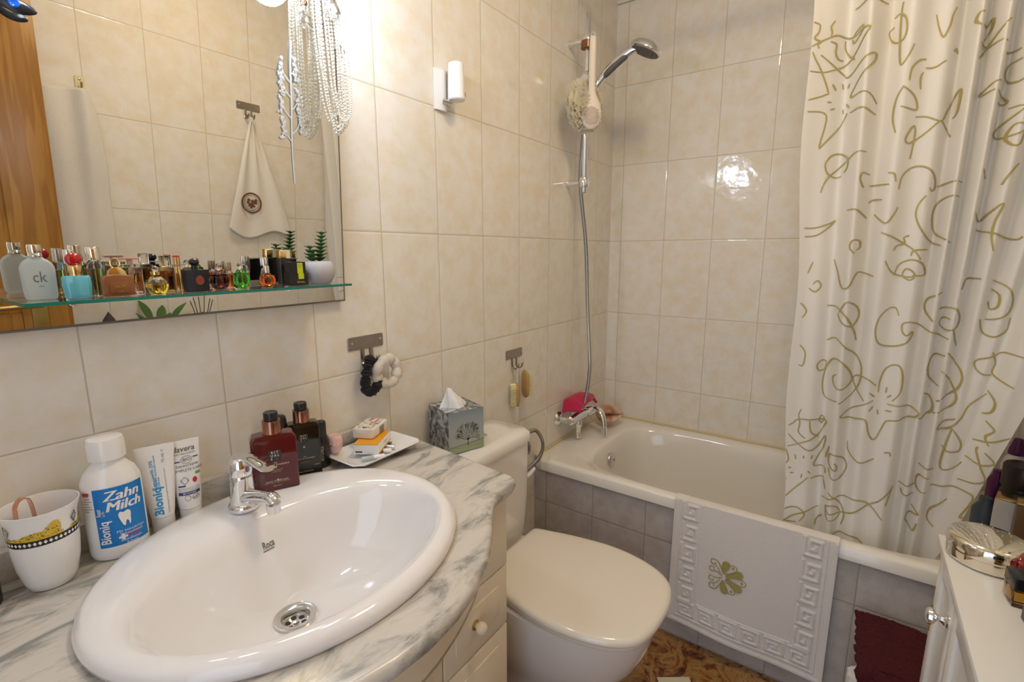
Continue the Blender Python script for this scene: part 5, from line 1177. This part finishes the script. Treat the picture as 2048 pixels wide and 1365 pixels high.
for k, ((xl, xr, zb, r_), nm) in enumerate(zip(specs, names)):
    yo = -.004*(k % 4); dz = PZ-zb
    lx, rx = xl-.006, xr+.006
    path = [(-.018+.004*k, yo, 0), (lx*.7-.004, yo-.003, -dz*.25), (lx, yo-.004+.003*math.sin(k), -dz*.55), (lx+.008, yo-.004, -dz*.82), ((lx*.6+rx*.4), yo-.006, -dz*.97), (lx*.35+rx*.65+.004, yo-.006, -dz*1.0), (rx+.002, yo-.005, -dz*.93), (rx+.002+.006*math.sin(k*2), yo-.004, -dz*.74), (rx*.62+.010, yo-.003, -dz*.45), (.014+.002*k, yo-.002, -dz*.15), (.008+.001*k, yo, .002)]
    bead_string('pearl_necklace', nm, (PX, PY, PZ), path, r_*1.45)
t = thing('necklace_hook', 'chrome hook above the mirror edge from which the pearls hang', 'hook', (PX, -.005, 1.925))
b = MB(); b.tube([(0, 0, 0), (0, -.03, 0), (.0, -.066, -.012), (0, -.090, -.014), (0, -.100, .006)], .004, 10); b.tube([(-.020, -.069, -.0125), (.022, -.069, -.0125)], .0035, 10); b.t(0, 0, 0, 0, PI/2); b.lathe([(.014, -.001), (.012, .006), (.001, .008)], 20); b.build('hook', M['chrome'], t)
t = thing('crystal_pendant', 'faceted crystal bell pendant hanging beside the pearls', 'pendant', (-1.522, -.085, 1.755))
b = MB(); b.rings([[(r_*math.cos(2*PI*j/10+o), r_*math.sin(2*PI*j/10+o), z) for j in range(10)] for r_, z, o in ((.0165, 0, 0), (.0175, .004, .3), (.0145, .016, 0), (.008, .030, .3), (.0045, .036, 0), (.004, .040, 0))]+[[(r_*math.cos(2*PI*j/10), r_*math.sin(2*PI*j/10), z) for j in range(10)] for r_, z in ((.006, .028), (.012, .014), (.0145, .001))], cap0=False, closed=False); b.build('bell', M['glass'], t, 0)
b = MB(); b.tube([(0, 0, .038), (-.002, .004, .10), (-.006, .012, .155)], .0009, 6); b.lathe([(.0048, .038), (.006, .041), (.0048, .046), (.001, .047)], 16); b.build('chain', M['rosegold'], t)
t = thing('mirror_clip', 'small silver clip on the right mirror edge below the crystal', 'clip', (-1.482, -.045, 1.722))
b = MB(); b.box(-.008, .006, -.004, .008, -.006, .004, .002); b.sphere((.008, -.003, -.008), .005, 14); b.sphere((.004, -.003, -.017), .004, 14); b.build('clip', M['chrome'], t)
# white lavender sprig relief stuck on the mirror
t = thing('mirror_sprig', 'white flocked sprig ornament standing against the mirror left of the pearls', 'ornament', (-1.592, -.0295, 1.44)); t.rotation_euler = (AL, 0, 0); t.scale = (.62, .12, .78)
b = MB(); FR = plain('white_flock', (.60, .59, .56), .8)
st_ = crom([(0, .016, 0), (-.002, .010, .10), (.003, .004, .20), (.004, -.004, .28), (.010, -.012, .335)], 6); b.tube(st_, .0030, 8)
for (z0, sx, L_) in ((.10, -1, .05), (.155, -1, .055), (.205, -1, .045), (.175, 1, .045), (.24, -1, .045), (.255, 1, .035), (.12, 1, .05)):
    y0 = .016-.07*z0; e = (sx*L_*.62, y0-.004, z0+L_*.85); b.tube(crom([(0, y0, z0), (sx*L_*.4, y0, z0+L_*.35), e], 5), .0018, 7)
    for k in range(5):
        c = (e[0]+rr.uniform(-.006, .006), e[1]-.002, e[2]-.011*k+.010)
        for q in range(7): b.sphere((c[0]+rr.uniform(-.006, .006), c[1]+rr.uniform(-.003, .003), c[2]+rr.uniform(-.004, .004)), .0036, 6)
b.build('sprig', FR, t, 60)
t = thing('eye_charm', 'dark charm with bright blue eye at the top left of the mirror', 'charm', (-1.979, -.050, 1.604), -.25); t.scale = (.62, .62, .62)
def leafflat(b, cx_, cz_, a, L_, w):
    pts = [(L_*math.cos(q), w*math.sin(q)*(1-.25*math.cos(q)**2)) for q in [2*PI*i/28 for i in range(28)]]
    R_ = []
    for k, y in ((.75, -.0035), (1, 0), (.8, .0035)): R_.append([(cx_+(x*math.cos(a)-z*math.sin(a))*k, y, cz_+(x*math.sin(a)+z*math.cos(a))*k) for x, z in pts])
    b.rings(R_)
b = MB(); leafflat(b, .010, .020, -.15, .030, .014); b.build('leaves', plain('dark_gunmetal', (.045, .05, .06), .25, metal=.6), t, 50)
b = MB().t(.006, -.004, .024, 0, PI/2); b.lathe([(.0085, -.0005), (.0088, .002), (.006, .003), (.0045, .002), (.0005, .002)], 28); b.build('eye', plain('electric_blue', (.0, .14, .85), .1, coat=.6), t)
b = MB(); b.tube([(.006, .002, .034), (.004, .02, .10), (.002, .035, .22)], .0008, 6); b.build('cord', M['black'], t)

# ================================================================== WHITE CABINET right
t = thing('bathroom_cabinet', 'white painted low cabinet with chrome knobs at the right edge', 'cabinet', (-1.25, -1.30, 0))
ax, ay = 1.25, 1.30
MB().box(-1.585+ax, -.956+ax, -1.449+ay, -1.153+ay, .732, .750, .002).build('top', M['cabwhite'], t)
b = MB(); b.box(-1.570+ax, -.974+ax, -1.447+ay, -1.1715+ay, .06, .732, .001)
for x in (-1.56, -1.0): b.box(x+ax, x+.025+ax, -1.44+ay, -1.41+ay, 0, .07)
b.build('carcass', M['cabwhite'], t)
for x0, x1, kx in ((-1.568, -1.1465, -1.36), (-1.1455, -.975, -1.128)):
    b = MB(); f_ = .036
    b.box(x0+ax, x1+ax, -1.1715+ay, -1.166+ay, .088, .725)
    for (a, c, z0, z1) in ((x0, x0+f_, .088, .725), (x1-f_, x1, .088, .725), (x0+f_, x1-f_, .690, .725), (x0+f_, x1-f_, .088, .136)): b.box(a+ax, c+ax, -1.170+ay, -1.1595+ay, z0, z1, .0025)
    d_ = b.build('door', M['cabwhite'], t)
    b = MB().t(kx+ax, -1.1595+ay, .672, 0, -PI/2)
    b.lathe([(.012, -.0005), (.0125, .002), (.0095, .004), (.0098, .006), (.0075, .008), (.0045, .012), (.006, .016), (.0115, .019), (.0145, .023), (.0135, .028), (.008, .031), (.001, .032)], 32); b.build('knob', M['chrome'], d_)
for z in (.58, .20):
    b = MB(); b.box(-.984+ax, -.974+ax, -1.171+ay, -1.162+ay, z-.03, z+.03, .001); b.tube([(-.981+ax, -1.160+ay, z-.03), (-.981+ax, -1.160+ay, z+.03)], .003, 8); b.build('hinge', M['brass'], t)
KZ = .7502
t = thing('powder_tin', 'round mirror-finish silver tin with domed lid on the white cabinet', 'tin', (-1.023, -1.213, KZ))
MB().lathe([(.001, 0), (.052, 0), (.0565, .004), (.0575, .012), (.0575, .022), (.001, .022)], 64).build('base', M['silver'], t)
b = MB(); b.lathe([(.0578, .0225), (.0582, .024), (.0582, .040), (.055, .046), (.048, .049), (.025, .054), (.0005, .056)], 64); b.build('lid', M['silver'], t)
b = MB(); 
for k in range(26):
    a = k*2.4; r_ = .0095*math.sqrt(k+.5); b.sphere((r_*math.cos(a), r_*math.sin(a), .0558-.0028*(r_/.03)**1.6), .0012, 8)
b.build('studs', M['steel_l'], t)
t = thing('perfume_bottle', 'round deep red perfume bottle with silver cap beside the silver tin', 'perfume bottle', (-1.072, -1.262, KZ))
b = MB(); b.sphere((0, 0, .030), .031, 32, (1.0, .8, .95)); b.build('flask', plain('deep_red_glass', (.30, .003, .008), .06, coat=.6, trans=.25), t)
b = MB(); b.lathe([(.001, .056), (.0085, .056), (.009, .058), (.008, .060), (.009, .062), (.008, .064), (.009, .066), (.0085, .078), (.001, .079)], 28); b.build('cap', M['silver'], t)
t = thing('perfume_bottle', 'square amber glass perfume bottle with wide black cap', 'perfume bottle', (-1.138, -1.232, KZ), .12)
b = MB(); b.box(-.019, .019, -.013, .013, 0, .028, .002); b.build('flask', M['glass'], t, 30); b = MB(); b.box(-.0165, .0165, -.0105, .0105, .003, .025, .001); b.build('perfume', glass('liquid_amber', (.62, .36, .05), 0, 1.36), t, 30)
b = MB(); b.box(-.0195, .0195, -.0135, .0135, .0285, .049, .001); b.build('cap', M['black'], t, 30)
for k, (x, y, h, cm, lb) in enumerate(((-1.205, -1.247, .066, (.03, .035, .06), 'tall dark blue perfume box with pale side behind the amber bottle'), (-1.268, -1.243, .062, (.012, .02, .05), 'second dark perfume box in the row along the cabinet edge'), (-1.335, -1.237, .055, (.05, .12, .06), 'green perfume box nearest the camera on the white cabinet'))):
    t = thing('perfume_box', lb, 'box', (x, y, KZ), .1)
    b = MB(); b.box(-.024, .024, -.017, .017, 0, h, .0006, 1); b.m(1); b.add([(-.0243, -.014, .004), (-.0243, .014, .004), (-.0243, .014, h-.002), (-.0243, -.014, h-.002)], [(0, 1, 2, 3)]); b.add([(-.020, -.0173, h*.55), (.020, -.0173, h*.55), (.020, -.0173, h*.9), (-.020, -.0173, h*.9)], [(0, 1, 2, 3)])
    b.m(2); b.text('EAU DE PARFUM', .004, lambda x_, z_: (x_, -.0175, z_+h*.3))
    b.build('carton', [plain('box_col_%d' % k, cm, .3), plain('box_side_%d' % k, ((.42, .36, .20), (.45, .40, .22), (.35, .42, .10))[k], .3), M['gold']], t, 0)
# plant + diffuser seen in the mirror only
t = thing('potted_plant', 'leafy green plant in white pot on the cabinet, seen in the mirror', 'potted plant', (-1.40, -1.33, KZ))
MB().lathe([(.001, 0), (.036, 0), (.045, .07), (.048, .09), (.045, .09), (.042, .078), (.001, .078)], 40).build('pot', M['white_g'], t)
b = MB(); rr = random.Random(17)
for k in range(22):
    a = k*2.4+.3; el = rr.uniform(.25, 1.2); L_ = rr.uniform(.09, .15); d = (math.cos(a)*math.cos(el), math.sin(a)*math.cos(el)*.8, math.sin(el)); o_ = (.01*math.cos(a), .01*math.sin(a), .085)
    q = [o_[i]+d[i]*L_*.55 for i in range(3)]; b.tube([o_, tuple(q)], .0012, 6); d2 = (d[0], d[1], d[2]*.35); leafq(b, q, d2, (0, 0, 1), L_*.75, .017, .0012)
b.build('foliage', M['leaf2'], t, 60)
t = thing('reed_diffuser', 'glass reed diffuser with dark sticks seen in the mirror', 'diffuser', (-1.225, -1.36, KZ))
MB().lathe([(.001, 0), (.026, 0), (.030, .01), (.030, .06), (.012, .08), (.012, .095), (.001, .095)], 32).build('bottle', M['white_g'], t)
for k in range(6):
    a = k*1.05; b = MB(); b.tube([(.002*math.cos(a), .002*math.sin(a), .09), (.045*math.cos(a), .03*math.sin(a), .235+.01*(k % 3))], .0016, 6); b.build('reed', plain('dark_reed', (.06, .03, .02), .6), t)
t = thing('dried_cone', 'dark pointed dried flower head on the cabinet, seen in the mirror', 'ornament', (-1.548, -1.375, KZ))
b = MB(); b.lathe([(.001, 0), (.02, 0), (.024, .02), (.010, .05), (.006, .09), (.006, .10)], 24); b.lathe([(.008, .10), (.028, .13), (.030, .15), (.018, .185), (.006, .205), (.0005, .215)], 24); b.build('head', plain('dark_brown_dried', (.07, .045, .05), .8, bump=1, bscale=200), t)

# ================================================================== BOTTLES on the far end of the tub
TZ = .5142
def tubthing(name, lb, cat, x, y, rz=0): return thing(name, lb, cat, (x, y, TZ), rz)
t = tubthing('lotion_tube', 'white rectangular tube with small dark emblem behind the silver tin', 'tube', -.445, -1.350, -.25)
b = MB(); b.box(-.032, .032, -.020, .020, 0, .150, .004); b.build('body', M['white'], t); b = MB(); b.box(-.030, .030, -.019, .019, .150, .154, .001); b.build('lid', M['gold'], t)
b = MB(); b.add([(-.002, -.0204, .125), (.009, -.0204, .118), (.018, -.0204, .127), (.008, -.0204, .136)], [(0, 1, 2, 3)]); b.build('emblem', M['black'], t, 0)
t = tubthing('shampoo_bottle', 'dark brown bottle with gold edged front beside the white tube', 'bottle', -.525, -1.375, -.2)
b = MB(); b.box(-.030, .030, -.022, .022, 0, .175, .004); b.m(1); b.box(-.031, -.027, -.0225, -.018, .004, .172); b.box(-.030, .030, -.022, .022, .176, .180, .001); b.build('body', [plain('bronze_brown', (.13, .075, .03), .25), M['gold']], t)
t = tubthing('shampoo_jar', 'wide black jar above the gold boxes near the curtain edge', 'jar', -.330, -1.400, 0)
b = MB(); b.lathe([(.001, 0), (.040, 0), (.043, .005), (.043, .13), (.038, .145), (.001, .146)], 36); b.build('jar', M['black'], t)
b = MB(); b.lathe([(.044, .147), (.044, .205), (.040, .21), (.001, .21)], 36); b.build('lid', plain('dark_brown_cap', (.03, .015, .014), .3), t)
t = tubthing('shampoo_bottle', 'white bottle with purple pointed cap at the far right', 'bottle', -.205, -1.405, 0)
b = MB(); b.lathe([(.001, 0), (.036, 0), (.038, .005), (.038, .165), (.030, .188), (.018, .200), (.001, .201)], 36, sy=.75); b.build('body', M['white_g'], t)
b = MB(); b.lathe([(.001, .200), (.019, .200), (.0175, .215), (.010, .248), (.001, .250)], 28); b.build('cap', plain('purple_cap', (.12, .01, .10), .3), t)
t = tubthing('shampoo_bottle', 'slim purple bottle between the curtain and the black jar', 'bottle', -.262, -1.365, 0)
b = MB(); b.lathe([(.001, 0), (.020, 0), (.022, .005), (.022, .13), (.014, .145), (.012, .16), (.001, .161)], 28); b.build('body', plain('purple_bottle', (.14, .01, .13), .3), t)
t = tubthing('shampoo_bottle', 'tall dark blue bottle cut by the right photo edge', 'bottle', -.590, -1.402, -.2)
b = MB(); b.box(-.030, .030, -.022, .022, 0, .20, .008); b.build('body', plain('petrol_blue', (.01, .06, .14), .25), t); b = MB(); b.box(-.02, .02, -.015, .015, .2002, .218, .003); b.build('cap', plain('petrol_blue', (.01, .06, .14), .25), t)
t = tubthing('soap_bottle', 'small grey blue bottle at the foot of the shower curtain', 'bottle', -.38, -1.325, 0)
b = MB(); b.lathe([(.001, 0), (.024, 0), (.026, .004), (.026, .08), (.014, .10), (.014, .115), (.001, .116)], 28); b.build('body', plain('grey_blue', (.10, .13, .18), .35), t)

# ================================================================== OPPOSITE WALL (seen in the mirror)
t = thing('towel_hook', 'small cream hook plate on the opposite wall above the white towel', 'hook', (-1.530, YO+.0005, 1.775), PI)
b = MB().t(0, 0, 0, 0, PI/2); b.prism(rrect(-.014, .014, -.026, .026, .004), 0, .003, .0008, 1); b.build('plate', plain('cream_metal', (.76, .68, .45), .35), t)
b = MB(); b.t(0, -.003, .014, 0, PI/2); b.lathe([(.004, 0), (.001, .0015)], 14); b.build('screw', M['brass'], t)
b = MB(); b.tube([(.004, -.002, -.012), (.004, -.02, -.024), (.004, -.032, -.012), (.004, -.034, .002)], .0035, 10); b.build('prong', M['brass'], t)
t = thing('hand_towel', 'thick white towel hanging folded from the cream wall hook', 'towel', (-1.60, YO, 1.75))
def tw(u, v):
    x = lerp(.118, -.150, u); e_ = max(0, (x-.068)/.05)
    fold = .020*math.exp(-((u-.20)/.10)**2)*(1-.3*v)+.005*math.sin(u*15+v*2)
    return (x-.012*e_*(1-min(1, v*3)), .016+fold+.004*math.sin(v*9), .006-.70*v-.07*e_*e_*(1-v)-.010*math.sin(PI*min(1, max(0, (u-.25)/.75))))
b = MB(); b.grid(60, 70, tw); o = b.build('terry', M['terry_w'], t, 60); md = o.modifiers.new('s', 'SOLIDIFY'); md.thickness = .010; md.offset = -1
t = thing('wash_cloth', 'white cotton cloth with round brown emblem hanging from steel hook', 'cloth', (-.925, YO, 1.795))
def wc(u, v):
    k = v**.8; x = lerp(-.006, .170, k)*(u) + lerp(-.006, -.135, k)*(1-u); z = -.01-.545*v*(1-.10*(1-u)*v) + (-.03*math.sin(PI*u*2)*v**4)
    x = -x; return (x*-1, .014+.012*v+.010*math.sin(u*16)*(.3+.7*(1-v))+.006*math.sin(u*5+v*3), z)
b = MB(); b.grid(70, 70, wc); o = b.build('cotton', plain('white_cotton', (.84, .80, .72), .9, sheen=.2), t, 60); md = o.modifiers.new('s', 'SOLIDIFY'); md.thickness = .003; md.offset = -1
b = MB(); 
def wcp(dx, dz, lift=.012): 
    return (-.033+dx, .014+.012*.75+lift+.008, -.385+dz)
b.rings([[wcp(r_*math.cos(2*PI*j/36), r_*math.sin(2*PI*j/36), .004) for j in range(36)] for r_ in (.047, .039)], False, False)
b.rings([[wcp(r_*math.cos(2*PI*j/36), r_*math.sin(2*PI*j/36), .004) for j in range(36)] for r_ in (.035, .033)], False, False)
for k in range(14):
    a = rr.uniform(0, 6.28); q = rr.uniform(0, .024); b.add([wcp(q*math.cos(a)+.009*math.cos(p)*rr.uniform(.5, 1.1), q*math.sin(a)+.007*math.sin(p), .0045+.0002*k) for p in [2*PI*i/9 for i in range(9)]], [tuple(range(9))])
b.build('emblem', plain('brown_embroidery', (.17, .07, .03), .8), t, 0)
# pine door standing open along the towel wall
t = struct(bpy.data.objects.new('door_1', None)); COL.objects.link(t); t.location = (-2.12, -1.355, 0)
b = MB(); b.box(-.46, .46, -.0175, .0175, .008, 2.03, .002); 
for x in (-.46, .33):
    b.box(x, x+.13, .0165, .024, .008, 2.03, .003)
for z in (.008, .86, 1.90): b.box(-.33, .33, .0165, .024, z, z+.13 if z else .14, .003)
b.build('leaf', M['pine'], t, 30)
b = MB(); b.box(.352, .395, .0235, .0275, .86, 1.08, .003); b.m(0).tube([(.374, .026, 1.02), (.374, .060, 1.02), (.34, .066, 1.02), (.27, .066, 1.018)], .009, 14); b.build('door_handle', M['brass'], t)

# ================================================================== CAMERA
cam = bpy.data.cameras.new('camera'); co = bpy.data.objects.new('camera', cam); COL.objects.link(co); SC.camera = co
yaw, pit, rol = .6143, -.1806, -.0015
f_ = Vector((math.cos(pit)*math.cos(yaw), math.cos(pit)*math.sin(yaw), math.sin(pit))); r_ = Vector((math.sin(yaw), -math.cos(yaw), 0)); u_ = r_.cross(f_)
r2 = r_*math.cos(rol)+u_*math.sin(rol); u2 = -r_*math.sin(rol)+u_*math.cos(rol)
co.matrix_world = Matrix.Translation((-2.1744, -.9706, 1.3049)) @ Matrix((r2, u2, -f_)).transposed().to_4x4()
cam.sensor_width = 36; cam.lens = 976.23*36/2048; cam.clip_start = .02; cam.clip_end = 20
w = bpy.data.worlds.new('world'); SC.world = w; w.use_nodes = True; w.node_tree.nodes['Background'].inputs[0].default_value = (.72, .83, 1, 1); w.node_tree.nodes['Background'].inputs[1].default_value = 1.3
vs = SC.view_settings; vs.view_transform = 'Standard'; vs.look = 'None'; vs.gamma = 1; vs.use_curve_mapping = False; vs.exposure = .45
SC.cycles.max_bounces = 10; SC.cycles.transmission_bounces = 10; SC.cycles.glossy_bounces = 6
